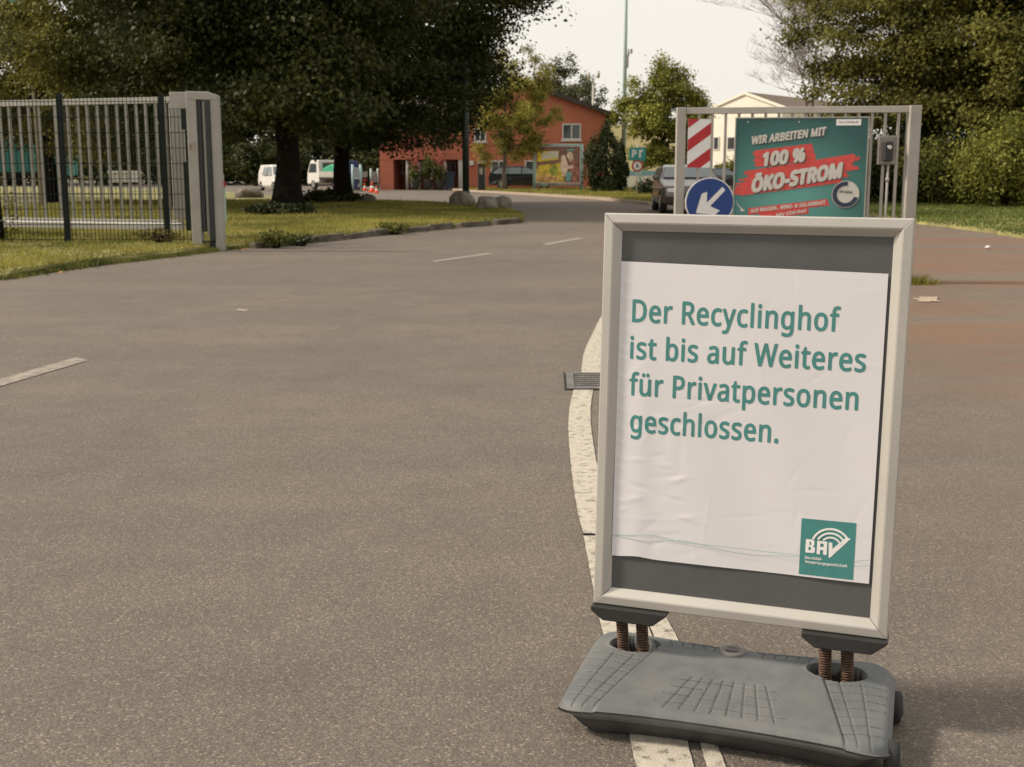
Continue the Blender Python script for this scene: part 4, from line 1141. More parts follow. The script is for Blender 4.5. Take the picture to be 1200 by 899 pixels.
cpn = P(564, 220, 72)
ch = thing("charging_post", "black charging post with a white top in front of the brick wall", "charging post", (cpn.x, 72, .1))
q = MB(); q.bx(-.2, .2, -.12, .12, 0, 1.55); q.build("body", M_black, ch, bevel=.03)
q = MB(); q.bx(-.1, .1, -.135, -.125, .95, 1.35); q.build("screen", M_gate, ch)
q = MB(); q.prism([(-.35, -.1, 1.6), (.25, -.1, 1.6), (.45, -.1, 1.95), (.1, -.1, 1.75)], (0, .2, 0)); q.build("white_top", M_wframe, ch)
q = MB(); q.tube([(.22, -.05, 0), (.22, -.05, 1.4), (1.2, -.05, 1.42)], .03, 6); q.build("rail", M_gate, ch)

# info boards ----------------------------------------------------------
def board(px0, px1, py0, py1, Y, lab, m, leg_py):
    a = P(px0, py1, Y); b = P(px1, py0, Y); t = thing("information_board", lab, "sign board", ((a.x + b.x) / 2, Y, 0))
    w_ = b.x - a.x
    for s in (-1, 1): q = MB(); q.tube([(s * w_ / 2, 0, 0), (s * w_ / 2, 0, b.z + .2)], .08, 8); q.build("post", M_tealpole, t)
    q = MB(); q.bx(-w_/2 + .08, w_/2 - .08, -.05, .05, a.z, b.z); q.build("panel", m, t)
    q = MB()
    for k in range(5): z = a.z + (b.z - a.z) * (.15 + k * .16); q.bx(-w_ * .35, w_ * .25, -.056, -.051, z, z + .06)
    q.build("print_lines", mat("grey_print", (.25, .3, .35), .6), t)
M_board = mat("pale_blue_board", (.42, .48, .5), .5)
board(413.5, 422.5, 196.5, 210, 75, "pale blue information board with teal posts right of the second trunk", M_board, 215)
board(435, 443, 201, 214, 82, "grey information board next to the brick corner", mat("grey_board", (.3, .33, .3), .5), 218)

# cones ------------------------------------------------------------
cone0 = None
for i, (px, py, lab) in enumerate(((419, 222.5, "orange traffic cone on a dark foot, leftmost of the four by the board"), (427.5, 223.5, "short orange and white traffic cone, second from the left of the four"), (436, 225.5, "tallest orange traffic cone in the middle of the road"), (441.5, 226.5, "orange traffic cone on the right end of the row"))):
    p = G(px, py)
    if cone0 is None:
        cone0 = thing("traffic_cone", lab, "traffic cone", tuple(p), 0, "orange traffic cones on the road"); t = cone0
        q = MB(); q.box((0, 0, .02), (.42, .42, .04)); q.build("foot", M_orange, t, bevel=.01)
        q = MB(); q.lathe([(.16, .04), (.12, .22)], n=12); q.lathe([(.085, .36), (.03, .6), (.02, .62)], n=12); q.build("cone_body", M_orange, t)
        q = MB(); q.lathe([(.12, .22), (.085, .36)], n=12); q.build("white_band", M_white, t)
    else:
        t = copy_tree(cone0); t.location = p; t["label"] = lab
    s_ = (1.0, .8, 1.05, .7)[i]; t.scale = (s_, s_, s_)

# billboard --------------------------------------------------------
BY = 72.0
a = P(626, 226, BY); b = P(682, 169, BY)
bbt = thing("billboard", "billboard with yellow lettering and a couple on it, in front of the brick building", "billboard", (a.x, BY, .08)); bw_ = b.x - a.x; bt_ = b.z - .08; bz0 = P(626, 214, BY).z - .08
for x in (0, bw_): q = MB(); q.tube([(x, 0, 0), (x, 0, bt_)], .085, 8); q.build("post", M_tealpole, bbt)
q = MB(); q.tube([(.08, 0, bt_ - .05), (bw_ - .08, 0, bt_ - .05)], .07, 8); q.build("top_bar", M_tealpole, bbt)
q = MB(); q.bx(.12, bw_ - .12, -.05, .05, bz0, bt_ - .15); pan = q.build("poster_panel", mat("brown_print", (.24, .12, .09), .5, var=.25, scale=1.5), bbt)
for (x0, x1, z0, z1) in ((.07, .12, bz0 - .05, bt_ - .10), (bw_ - .12, bw_ - .07, bz0 - .05, bt_ - .10), (.121, bw_ - .121, bz0 - .05, bz0 - .001), (.121, bw_ - .121, bt_ - .149, bt_ - .10)):
    q = MB(); q.bx(x0, x1, -.09, .04, z0, z1); q.build("frame", M_wframe, bbt)
q = MB(); q.tube([(.08, 0, .35), (bw_ - .08, 0, .35)], .04, 6); q.build("lower_bar", M_tealpole, bbt)
hb = bt_ - .15 - bz0; wb = bw_ - .24
def BBp(u, v): return (.12 + u * wb, bz0 + (1 - v) * hb)
def ell(u, v, ru, rv, n=18, rot=0): return [BBp(u + ru * math.cos(t) * math.cos(rot) - rv * math.sin(t) * math.sin(rot), v + ru * math.cos(t) * math.sin(rot) + rv * math.sin(t) * math.cos(rot)) for t in [2 * math.pi * k / n for k in range(n)]]
def bbf(polys, col, nm, lift, var=.2):
    return flat2d(polys, lambda p: Vector((p[0], -.05 - lift, p[1])), mat("print_" + nm, col, .5, var=var, scale=3), bbt, nm, cut=0, step=.0015)
bbf([[BBp(0, .62), BBp(.3, .5), BBp(.62, .42), BBp(.66, 1), BBp(0, 1)]], (.66, .48, .07), "printed_meadow", .004, .5)
bbf([[BBp(.03, .12), BBp(.52, .12), BBp(.5, .36), BBp(.02, .42)], [BBp(.04, .53), BBp(.32, .48), BBp(.30, .55), BBp(.04, .60)], [BBp(.04, .62), BBp(.28, .57), BBp(.27, .62), BBp(.04, .66)]], (.85, .62, .05), "printed_yellow_block", .008)
pz_ = lambda p: Vector((p[0], -.068, p[1]))
a1 = BBp(.12, .36); b1 = BBp(.50, .30); lettering("GARTEN", a1[0], b1[0], a1[1], .20 * hb, pz_, M_white, bbt, bold=.07, slope=.1, step=.001)
bbf([[BBp(.30, .62), BBp(.44, .52), BBp(.5, .62), BBp(.46, .80), BBp(.33, .82)]], (.30, .34, .05), "printed_hedge", .006, .6)
bbf([[BBp(.02, .80), BBp(.25, .76), BBp(.48, .84), BBp(.60, .98), BBp(.02, .98)]], (.55, .30, .12), "printed_foreground", .0075, .8)
bbf([ell(.62, .32, .055, .09), ell(.64, .55, .085, .22), [BBp(.56, .48), BBp(.72, .45), BBp(.70, .82), BBp(.6, .84)]], (.85, .62, .47), "printed_figure", .010)
bbf([ell(.77, .24, .07, .10), ell(.80, .33, .05, .10), [BBp(.62, .55), BBp(.85, .5), BBp(.86, .6), BBp(.66, .63)]], (.72, .42, .29), "printed_figure", .012)
bbf([[BBp(.80, .34), BBp(.93, .42), BBp(.98, .6), BBp(.97, 1), BBp(.84, 1), BBp(.80, .7)]], (.40, .16, .12), "printed_shirt", .014, .6)
bbf([[BBp(.68, .72), BBp(.82, .70), BBp(.80, .95), BBp(.68, .96)], [BBp(.70, .06), BBp(.86, .06), BBp(.86, .12), BBp(.70, .12)]], (.22, .42, .40), "printed_teal_patch", .016)

# parking sign, weight sign --------------------------------------------
ps_ = G(746, 233)
pk = thing("parking_sign", "teal parking sign above a small round 6 tonne sign on one thin post", "road sign", (ps_.x, ps_.y, .06)); kk2 = ps_.y / 1400
q = MB(); q.tube([(0, 0, 0), (0, 0, 61 * kk2)], .03, 8); q.build("post", M_gate, pk)
z1 = P(746, 173, ps_.y).z - .06; z0 = P(746, 188.5, ps_.y).z - .06
q = MB(); q.bx(-9.5 * kk2, 9.5 * kk2, -.06, -.03, z0, z1); pn_ = q.build("teal_panel", M_tealsolid, pk)
for txt, u0, u1 in (("P", -6.5, -1), ("r", 1.5, 6.5)):
    lettering(txt, u0 * kk2, u1 * kk2, z0 + .13, (9.5 if txt == "P" else 12) * kk2, lambda p: Vector((p[0], -.063, p[1])), M_white, pk, bold=.06, step=.001)
zc2 = P(746, 194.5, ps_.y).z - .06
q = MB(); q.lathe([(6.6 * kk2, -.09), (6.6 * kk2, -.06)], (0, 0, zc2), axis='y', n=24); q.build("red_ring", M_red, pk)
q = MB(); q.lathe([(4.8 * kk2, -.094), (4.8 * kk2, -.091)], (0, 0, zc2), axis='y', n=24); q.build("white_disc", M_white, pk)
lettering("6", -1.4 * kk2, 1.4 * kk2, zc2 - 2.2 * kk2, 4.4 * kk2, lambda p: Vector((p[0], -.097, p[1])), M_black, pk, bold=.04, step=.001)

# teal barrier with cream panels behind the sign
tb0 = P(729, 222, 76); tb1 = P(792, 205, 76)
tb = thing("banner_barrier", "teal framed barrier with cream banner panels beyond the parking sign", "barrier", (tb0.x, 76, 0)); tw = tb1.x - tb0.x
for i in range(4): q = MB(); q.bx(i * tw / 3 - .08, i * tw / 3 + .08, -.08, .08, 0, 1.35); q.build("post", M_tealpole, tb)
for i in range(3): q = MB(); q.bx(i * tw / 3 + .1, (i + 1) * tw / 3 - .1, -.03, .03, .35, .95); q.build("banner", M_cream, tb)
for z in (.3, 1.1): q = MB(); q.bx(.08, tw - .08, -.05, .05, z - .06 if z < 1 else .96, z if z < 1 else 1.25); q.build("rail", mat("light_teal", (.2, .38, .4), .5), tb)

# white building -------------------------------------------------------
CA = R(-38); cb0 = P(870, 200, 98); co_ = Vector((cb0.x, cb0.y, 0))
wb_ = thing("cream_building", "cream rendered building with pitched roof seen through the gate bars", "building", tuple(co_), CA)
def cx(px):                     # local x on the gable plane, and its distance
    d = ray(px, 200); nx_, ny_ = -math.sin(CA), math.cos(CA); t = (nx_ * co_.x + ny_ * co_.y) / (nx_ * d.x + ny_ * d.y); p = d * t
    return (p.x - co_.x) * math.cos(CA) + (p.y - co_.y) * math.sin(CA), p.y
def cz_(px, py): return P(px, py, cx(px)[1]).z
ca_, cb_ = cx(828)[0], -cx(828)[0]; cpk = cz_(870, 110); cev = cz_(828, 129)
q = MB(); q.prism([(ca_, 0, 0), (cb_, 0, 0), (cb_, 0, cev), (0, 0, cpk), (ca_, 0, cev)], (0, 16, 0)); q.build("wall", M_cream, wb_)
M_broof = mat("brown_roof", (.12, .085, .06), .8)
for sgn in (-1, 1):
    q = MB(); q.prism([(0, .05, cpk + .01), (sgn * (cb_ + .4), .05, cev - .4 * (cpk - cev) / cb_ + .01), (sgn * (cb_ + .4), .05, cev - .4 * (cpk - cev) / cb_ + .16), (0, .05, cpk + .16)], (0, 16.2, 0)); q.build("roof", M_broof, wb_)
    q = MB(); q.prism([(0, -.12, cpk - .05), (sgn * (cb_ + .4), -.12, cev - .4 * (cpk - cev) / cb_ - .05), (sgn * (cb_ + .4), -.12, cev - .4 * (cpk - cev) / cb_ + .17), (0, -.12, cpk + .17)], (0, .16, 0)); q.build("bargeboard", M_cream, wb_)
for (x0, x1, y0, y1) in ((835, 842, 160, 176), (851, 861, 160, 176), (880, 889, 160, 176), (837, 846, 192, 208), (855, 867, 192, 208)):
    q = MB(); a0, a1 = cx(x0)[0], cx(x1)[0]; z0, z1 = cz_(x0, y1), cz_(x0, y0)
    q.bx(a0, a1, -.06, .02, z0, z1); f = q.build("window", M_wframe, wb_)
    q = MB(); q.bx(a0 + .1, a1 - .1, -.08, -.065, z0 + .1, z1 - .1); q.build("pane", M_glass, f)

# teal containers and small things seen through the left fence -------------
def container(px0, px1, py0, py1, Y, lab, m, top=None):
    a = P(px0, py1, Y); b = P(px1, py0, Y); t = thing("container", lab, "container", ((a.x + b.x) / 2, Y, 0)); w_ = b.x - a.x
    q = MB(); q.bx(-w_/2, w_/2, 0, 2.4, max(0.02, a.z), b.z - .15); q.build("body", m, t, bevel=.03)
    q = MB()
    n = max(3, int(w_ / .6))
    for k in range(n): x = -w_/2 + w_ * (k + .5) / n; q.bx(x - .05, x + .05, -.06, -.002, a.z + .1, b.z - .25)
    q.build("ribs", m, t)
    q = MB(); q.bx(-w_/2 - .05, w_/2 + .05, -.08, 2.45, b.z - .149, b.z); q.build("top_rim", top or m, t)
container(-40, 38, 160, 202, 62, "large teal container with a white top edge behind the fence", mat("container_teal", (.03, .16, .15), .6, var=.15), M_wframe)
container(46, 70, 182, 206, 60, "small teal container right of the large one behind the fence", mat("container_teal2", (.04, .24, .22), .6, var=.15))
container(128, 150, 200, 214, 68, "low white container between the fence bars", M_wframe)

# boulders ------------------------------------------------------------
def boulder(px, py, wpx, hpx, lab, seed):
    p = G(px, py); k = p.y / 1400; rg = random.Random(seed)
    bm = bmesh.new(); bmesh.ops.create_icosphere(bm, subdivisions=3, radius=1)
    ph = [rg.uniform(0, 6) for _ in range(6)]
    for v in bm.verts:
        n = v.co.normalized(); f = 1 + .13 * math.sin(n.x * 3 + ph[0]) * math.sin(n.y * 3 + ph[1]) + .08 * math.sin(n.z * 5 + ph[2] + n.x * 4) + .03 * math.sin(n.x * 13 + ph[3]) * math.sin(n.z * 11)
        v.co = Vector((n.x * wpx / 2 * k * f, n.y * wpx / 2 * k * f * .8, n.z * hpx * k * f * .75))
        if v.co.z > hpx * k * .55: v.co.z = hpx * k * .55 + (v.co.z - hpx * k * .55) * .5
    me = bpy.data.meshes.new("boulder"); bm.to_mesh(me); bm.free(); me.materials.append(M_rock)
    for f in me.polygons: f.use_smooth = True
    o = bpy.data.objects.new("boulder", me); C.objects.link(o); o.location = (p.x, p.y, .09 + hpx * k * .25)
    tag(o, lab, "boulder", "boulders on the grass")
boulder(542, 244, 27, 19, "grey boulder directly behind the dark green post", 1)
boulder(571, 249, 27, 17, "dark rounded boulder just right of the green post", 2)
boulder(588, 247, 22, 15, "light brown boulder at the tip of the grass", 3)
boulder(430, 240, 22, 10, "low flat boulder right of the second tree trunk", 4)
boulder(292, 234, 34, 13, "low mossy boulder left of the first trunk behind the pillar", 5)

# ================================================================== VEHICLES
M_carglass = mat('car_glass', (.13, .16, .17), .12, var=.2, spec=.8)  # blue-grey sky reflection is put into the glass colour
def car(name, label, cat, loc, rotz, L=4.5, Wd=1.8, H=1.45, paint=M_cardark, prof=None, belt=.92, wheel_r=.33, wx=(-1.35, 1.35), glass=None, wind=None, extra=None):
    t = thing(name, label, cat, loc, rotz)
    def hw(x, z):
        a = Wd / 2 * (1 - .10 * abs(2 * x / L) ** 5)
        if z > belt: a -= Wd / 2 * .24 * (z - belt) / (H - belt)
        if z < .35: a -= .05
        return a
    body = list(prof)           # closed (x,z) going from front bottom over roof to rear bottom
    bottom = []
    for cx in sorted(wx):       # rear to front along the underside
        bottom += [(cx - wheel_r * 1.15, .24)] + [(cx + wheel_r * 1.15 * math.cos(R(180 - a)), .30 + wheel_r * 1.12 * math.sin(R(a))) for a in (15, 45, 75, 105, 135, 165)] + [(cx + wheel_r * 1.15, .24)]
    outl = body + bottom
    q = MB(); n = len(outl)
    for s in (1, -1):
        for x, z in outl: q.v.append((x, s * hw(x, z), z))
    for i in range(n): j = (i + 1) % n; q.face((i, j, n + j, n + i))
    q.face(list(range(n))); q.face([n + i for i in reversed(range(n))])
    q.build("body", paint, t, bevel=.045, seg=2)
    for s in (1, -1):           # side windows
        for wn in glass:
            g_ = MB(); pts = [(x, s * (hw(x, z) + .012), z) for x, z in wn]; g_.poly(pts if s > 0 else list(reversed(pts))); g_.build("side_window", M_carglass, t, fix=False)
    for (x0, z0, x1, z1), nm in zip(wind, ("windscreen", "rear_window")):
        g_ = MB(); dx = .03 if nm == "windscreen" else -.03
        g_.poly([(x0 + dx, -hw(x0, z0) + .10, z0 + .02), (x0 + dx, hw(x0, z0) - .10, z0 + .02), (x1 + dx, hw(x1, z1) - .08, z1 + .02), (x1 + dx, -hw(x1, z1) + .08, z1 + .02)]); g_.build(nm, M_carglass, t, fix=False)
    for cx in wx:
        for s in (1, -1):
            q = MB(); q.lathe([(wheel_r * .6, -.10), (wheel_r * .95, -.10), (wheel_r, -.05), (wheel_r, .06), (wheel_r * .95, .10), (wheel_r * .6, .10)], (cx, s * (Wd / 2 - .11), wheel_r), axis='y', n=20); wl = q.build("wheel", M_rubber, t)
            q = MB(); q.lathe([(wheel_r * .60, -.105), (wheel_r * .62, .105)], (cx, s * (Wd / 2 - .11), wheel_r), axis='y', n=12); q.build("rim", M_chrome, wl)
    xf = max(p[0] for p in body); xr = min(p[0] for p in body)
    for s in (1, -1):
        q = MB(); q.box((xf - .10, s * (Wd / 2 - .32), .66), (.14, .36, .14)); q.build("headlight", M_lamp, t, bevel=.02)
        q = MB(); q.box((xr + .06, s * (Wd / 2 - .22), .78), (.12, .2, .22)); q.build("tail_light", M_tail, t, bevel=.02)
        q = MB(); q.box((glass[0][0][0] - .05, s * (Wd / 2 + .08), belt + .06), (.12, .2, .13)); q.build("mirror", paint, t, bevel=.03)
    q = MB(); q.box((xf - .03, 0, .50), (.08, Wd * .62, .16)); q.build("grille", M_black, t, bevel=.02)
    q = MB(); q.box((xf + .01, 0, .38), (.02, .50, .11)); q.build("number_plate", M_white, t)
    return t
est = [(2.2, .26), (2.28, .45), (2.22, .66), (1.35, .90), (.95, .96), (.25, 1.40), (-.2, 1.45), (-1.7, 1.42), (-2.15, 1.0), (-2.25, .75), (-2.2, .28)]
est_g = [[(.86, .99), (.28, 1.34), (-.05, 1.37), (-.1, .97)], [(-.16, .97), (-.12, 1.37), (-.95, 1.37), (-1.0, .97)], [(-1.06, .97), (-1.0, 1.37), (-1.6, 1.34), (-1.95, 1.0)]]
p = P(614, 215, 78)
car("parked_car", "black estate car parked side-on before the brick building, partly behind the billboard", "car", (p.x, 78, .1), R(-3), paint=M_cardark, prof=est, glass=est_g, wind=[(.95, .97, .30, 1.38), (-2.1, 1.03, -1.72, 1.39)])
suv = [(2.15, .28), (2.22, .5), (2.15, .80), (1.25, .98), (.95, 1.02), (.35, 1.36), (-.2, 1.42), (-1.75, 1.38), (-2.1, 1.0), (-2.2, .75), (-2.15, .3)]
suv_g = [[(.86, 1.04), (.38, 1.31), (.0, 1.34), (-.05, 1.02)], [(-.11, 1.02), (-.06, 1.34), (-.9, 1.34), (-.95, 1.02)], [(-1.01, 1.02), (-.95, 1.34), (-1.6, 1.31), (-1.9, 1.05)]]
car("oncoming_car", "grey-brown car driving towards the gate beside its left post", "car", (P(803, 230, 37.4).x, 37.4, 0), R(-92), L=4.4, Wd=1.82, H=1.42, belt=.98, paint=M_cargrey, prof=suv, glass=suv_g, wind=[(.97, 1.03, .38, 1.34), (-2.05, 1.04, -1.78, 1.34)], wheel_r=.35)
vn = [(2.1, .28), (2.18, .5), (2.12, .85), (1.5, 1.08), (1.25, 1.12), (.75, 1.72), (.3, 1.82), (-2.0, 1.80), (-2.15, 1.3), (-2.18, .75), (-2.12, .3)]
vn_g = [[(1.18, 1.14), (.75, 1.66), (.15, 1.68), (.1, 1.10)], [(.0, 1.10), (.05, 1.66), (-.9, 1.66), (-.95, 1.10)]]
pv_ = P(327, 215, 77)
vv_ = car("white_van", "small white van half hidden by the first tree trunk, facing the camera", "van", (pv_.x, 77, 0), R(-60), Wd=1.8, H=1.82, belt=1.08, paint=M_carwhite, prof=vn, glass=vn_g, wind=[(1.28, 1.13, .80, 1.66), (-2.1, 1.3, -2.02, 1.7)], wheel_r=.33)
vv_.scale = (.9, .9, .9)
pd = P(845, 215, 84)
car("parked_car", "dark car parked before the cream building, just above the blue arrow sign", "car", (pd.x, 84, 0), R(8), paint=M_cardark, prof=est, glass=est_g, wind=[(.95, .97, .30, 1.38), (-2.1, 1.03, -1.72, 1.39)])
# flatbed
pf = P(396, 214, 82)
cab = [(2.6, .35), (2.65, .6), (2.6, 1.1), (2.2, 1.85), (2.0, 1.98), (1.0, 1.98), (.95, 1.2), (.95, .5)]
tr = thing("flatbed_truck", "white flatbed truck with green tarpaulin behind the second tree trunk", "truck", (pf.x, 82, 0), R(128))
q = MB(); n = len(cab)
q.prism([(x, -.9, z) for x, z in cab], (0, 1.8, 0)); q.build("cab", M_carwhite, tr, bevel=.06, seg=2)
for s in (1, -1): q = MB(); q.poly([(2.1, s * .915, 1.75), (1.3, s * .915, 1.75), (1.3, s * .915, 1.15), (2.4, s * .915, 1.15)]); q.build("side_window", M_glass, tr, fix=False)
q = MB(); q.poly([(2.63, -.75, 1.15), (2.63, .75, 1.15), (2.27, .72, 1.8), (2.27, -.72, 1.8)]); q.build("windscreen", M_glass, tr, fix=False)
q = MB(); q.poly([(.94, -.6, 1.4), (.94, .6, 1.4), (.94, .6, 1.8), (.94, -.6, 1.8)]); q.build("rear_window", M_glass, tr, fix=False)
q = MB(); q.bx(-2.3, .88, -.95, .95, .75, .84); q.build("bed", M_black, tr)
for d in ((-2.3, -2.26, -.95, .95), (.84, .88, -.95, .95), (-2.255, .835, -.95, -.91), (-2.255, .835, .91, .95)): q = MB(); q.bx(*d, .845, 1.22); q.build("side_board", M_gate, tr)
q = MB(); q.prism([(-2.1, -.85, 1.0), (.7, -.85, 1.0), (.6, -.85, 1.45), (-.6, -.85, 1.72), (-1.8, -.85, 1.42)], (0, 1.7, 0)); q.build("tarpaulin", M_tarp, tr, bevel=.1, seg=2)
q = MB(); q.bx(-2.2, 2.3, -.4, .4, .45, .6); q.build("chassis", M_black, tr)
for x in (-1.5, 1.8):
    for s in (1, -1):
        q = MB(); q.lathe([(.2, -.1), (.32, -.1), (.34, 0), (.32, .1), (.2, .1)], (x, s * .8, .34), axis='y', n=16); wl = q.build("wheel", M_rubber, tr)
        q = MB(); q.lathe([(.19, -.105), (.19, .105)], (x, s * .8, .34), axis='y', n=12); q.build("rim", M_chrome, wl)
for s in (1, -1): q = MB(); q.box((-2.33, s * .7, .66), (.06, .28, .14)); q.build("tail_light", M_tail, tr)

# ================================================================== LITTER
sp_ = G(1087, 353)
tp = thing("torn_paper", "pale torn scrap lying on the asphalt right of the poster frame", "scrap", (sp_.x, sp_.y, .006))
q = MB(); q.prism([(-.13, -.10, 0), (-.02, -.14, .0), (.00, -.06, 0), (.08, -.12, .004), (.09, .0, .004), (.2, .30, .004), (.08, .22, .01), (.0, .24, .008), (-.03, .10, .006), (-.09, .16, .004), (-.07, .02, 0)], (0, 0, .004)); q.build("scrap", mat("scrap_paper", (.26, .20, .14), .9, scale=25, col2=(.42, .34, .25)), tp)
tf = G(1076, 333)
rg = np.random.default_rng(3); n = 500
an = rg.uniform(0, 6.28, n); r_ = np.abs(rg.normal(size=n)) * .08; bx0 = np.stack([r_ * np.cos(an) * 1.6, r_ * np.sin(an), 0 * an], 1)
hh = .10 * rg.uniform(.3, 1.4, n) * np.exp(-r_ * 3); q3 = np.empty((n, 3, 3)); a2 = rg.uniform(0, 6.28, n); d3 = np.stack([np.cos(a2), np.sin(a2), 0 * a2], 1) * .006
q3[:, 0] = bx0 - d3; q3[:, 1] = bx0 + d3; q3[:, 2] = bx0 + np.stack([np.cos(an) * hh * .7, np.sin(an) * hh * .7, hh], 1)
o = quads_object("grass_tuft", q3.reshape(-1, 3), M_blade, None, 3); o.location = (tf.x, tf.y, 0); tag(o, "small tuft of grass growing out of the asphalt beside the gate", "grass tuft", kind="stuff")
st_ = G(1157, 292); 
bm = bmesh.new(); bmesh.ops.create_icosphere(bm, subdivisions=2, radius=.04)
for v in bm.verts: v.co.z *= .7; v.co *= 1 + .15 * math.sin(v.co.x * 90)
me = bpy.data.meshes.new("pebble"); bm.to_mesh(me); bm.free(); me.materials.append(M_wframe); o = bpy.data.objects.new("pebble", me); C.objects.link(o); o.location = (st_.x, st_.y, .03)
tag(o, "single pale pebble on the reddish asphalt at the right", "stone")

# ================================================================== TREES
Lf_dark = leafmat("lime_leaves_dark", (.022, .030, .008), (.072, .080, .022), .28, .55)
Lf_mid = leafmat("maple_leaves", (.032, .040, .010), (.24, .225, .05), .38, .5)
Lf_yel = leafmat("yellowing_leaves", (.12, .125, .025), (.42, .37, .08), .35, .5)
Lf_green = leafmat("chestnut_leaves", (.08, .10, .016), (.35, .34, .065), .3, .4)
Lf_thuja = leafmat("thuja_sprays", (.018, .028, .010), (.06, .07, .022), .15, .8)
Lf_hedge = leafmat("hedge_leaves", (.03, .042, .010), (.20, .21, .045), .35, .9)
Lf_far = leafmat("far_tree_leaves", (.05, .06, .025), (.13, .13, .06), .3, .4)

t1 = G(338, 252); t2 = G(402, 241)
tree("lime_tree", "big dark lime tree with the thickest trunk, right of the white gate pillar", (t1.x, t1.y, .05), 12, .40, (.0, .5, 7.2), (5.8, 5.2, 5.9), 170000, Lf_dark, M_bark, 101, leaf=.135, clump=1.25, nclump=330, limbs=18, droop=.08, trunk_top=5, zmin=-4.75, group="dark lime trees on the verge")
tree("lime_tree", "second dark lime tree with a thinner trunk and bush at its foot", (t2.x, t2.y, .05), 12, .33, (1.9, .5, 8.0), (5.6, 4.8, 6.7), 170000, Lf_dark, M_bark, 102, leaf=.145, clump=1.3, nclump=300, limbs=18, droop=.08, zmin=-5.7, keep=lambda c: c[:, 0] < 2.0 + (c[:, 2] + 5.1) * .8, trunk_top=5, group="dark lime trees on the verge")
t3 = G(209, 246)
tree("maple_tree", "sunlit maple behind the white gate pillar on the left", (t3.x, t3.y, .05), 11, .2, (-.5, .2, 6.4), (5.0, 4.5, 4.2), 110000, Lf_mid, M_bark, 103, leaf=.125, clump=.85, nclump=300, limbs=14, droop=.3, trunk_top=5)
t4 = P(60, 225, 45)
tree("maple_tree", "maple with yellow-green tips around the flag at the left edge", (t4.x, 45, .05), 12, .25, (0, 0, 6.6), (6.0, 5, 4.8), 110000, Lf_mid, M_bark, 104, leaf=.13, clump=.95, nclump=300, limbs=14, droop=.3, trunk_top=5)
t5 = P(-290, 225, 52)
tree("maple_tree", "broad maple beyond the left edge behind the fence", (t5.x, 52, .05), 12, .25, (0, 0, 6.4), (5.6, 5, 4.8), 40000, Lf_mid, M_bark, 105, leaf=.2, clump=.95, nclump=260, limbs=10, trunk_top=5)
# background trees beyond the road, behind the limes
for i, (px, Y, r, h) in enumerate(((-120, 120, 9, 13), (20, 125, 8.5, 13), (120, 118, 8, 12), (215, 122, 8.5, 13), (320, 118, 8, 13), (400, 124, 8, 13), (470, 128, 8, 12))):
    p = P(px, 200, Y)
    tree("background_tree", ("dark wide tree at the far left beyond the containers", "dark tree directly behind the large teal container", "dark tree beyond the road between fence posts", "dark tree beyond the road behind the gate pillar", "dark tree beyond the road behind the white van", "dark tree beyond the road behind the flatbed truck", "dark tree left of the brick building, mostly hidden by the limes")[i],
         (p.x, Y, 0), h, .3, (0, 0, h * .46), (r, 5, h * .47), 24000, Lf_dark, M_bark, 200 + i, leaf=.4, clump=1.7, nclump=130, limbs=6, trunk_top=4, group="trees beyond the road")
for i in range(13):
    px = -230 + i * 60; Y = 101 + (i * 37 % 11); p = P(px, 200, Y)
    tree("shrub", "dark shrub number %d from the left in the belt beyond the road" % (i + 1) if 0 else "dark dense shrub in the belt beyond the road, seen between trunks and fence bars", (p.x, Y, 0), 4, .1, (0, 0, 2.1), (3.3, 2.2, 2.1), 4500, Lf_dark, M_bark, 500 + i, leaf=.32, clump=.9, nclump=60, limbs=3, trunk_top=1.5, cat="shrub", group="shrubs in the belt beyond the road")
t6 = G(591, 224)
tree("young_tree", "light yellow-green tree in front of the brick facade", (P(591, 200, 72).x, 72, .1), 8, .14, (.2, 0, 4.9), (2.9, 2.6, 3.2), 26000, Lf_yel, M_barkl, 106, flat=.8, leaf=.14, clump=.55, nclump=120, limbs=14, lobes=.25, inner=.2, trunk_top=4.2)
p = P(662, 120, 118)
tree("background_tree", "rounded grey-green tree rising behind the brick building roof", (p.x, 118, 0), 12, .3, (0, 0, P(662, 122, 118).z), (4.0, 3.5, 3.6), 18000, Lf_far, M_bark, 107, flat=.9, leaf=.24, clump=.8, nclump=130, limbs=4, trunk_top=6)
p = P(778, 150, 78)
tree("chestnut_tree", "full green tree between the thin mast and the striped panel", (p.x, 78, 0), 8, .25, (0, 0, 4.5), (2.9, 2.6, 3.2), 36000, Lf_green, M_bark, 108, flat=.85, leaf=.17, clump=.6, nclump=150, limbs=8, trunk_top=3, lobes=.25)
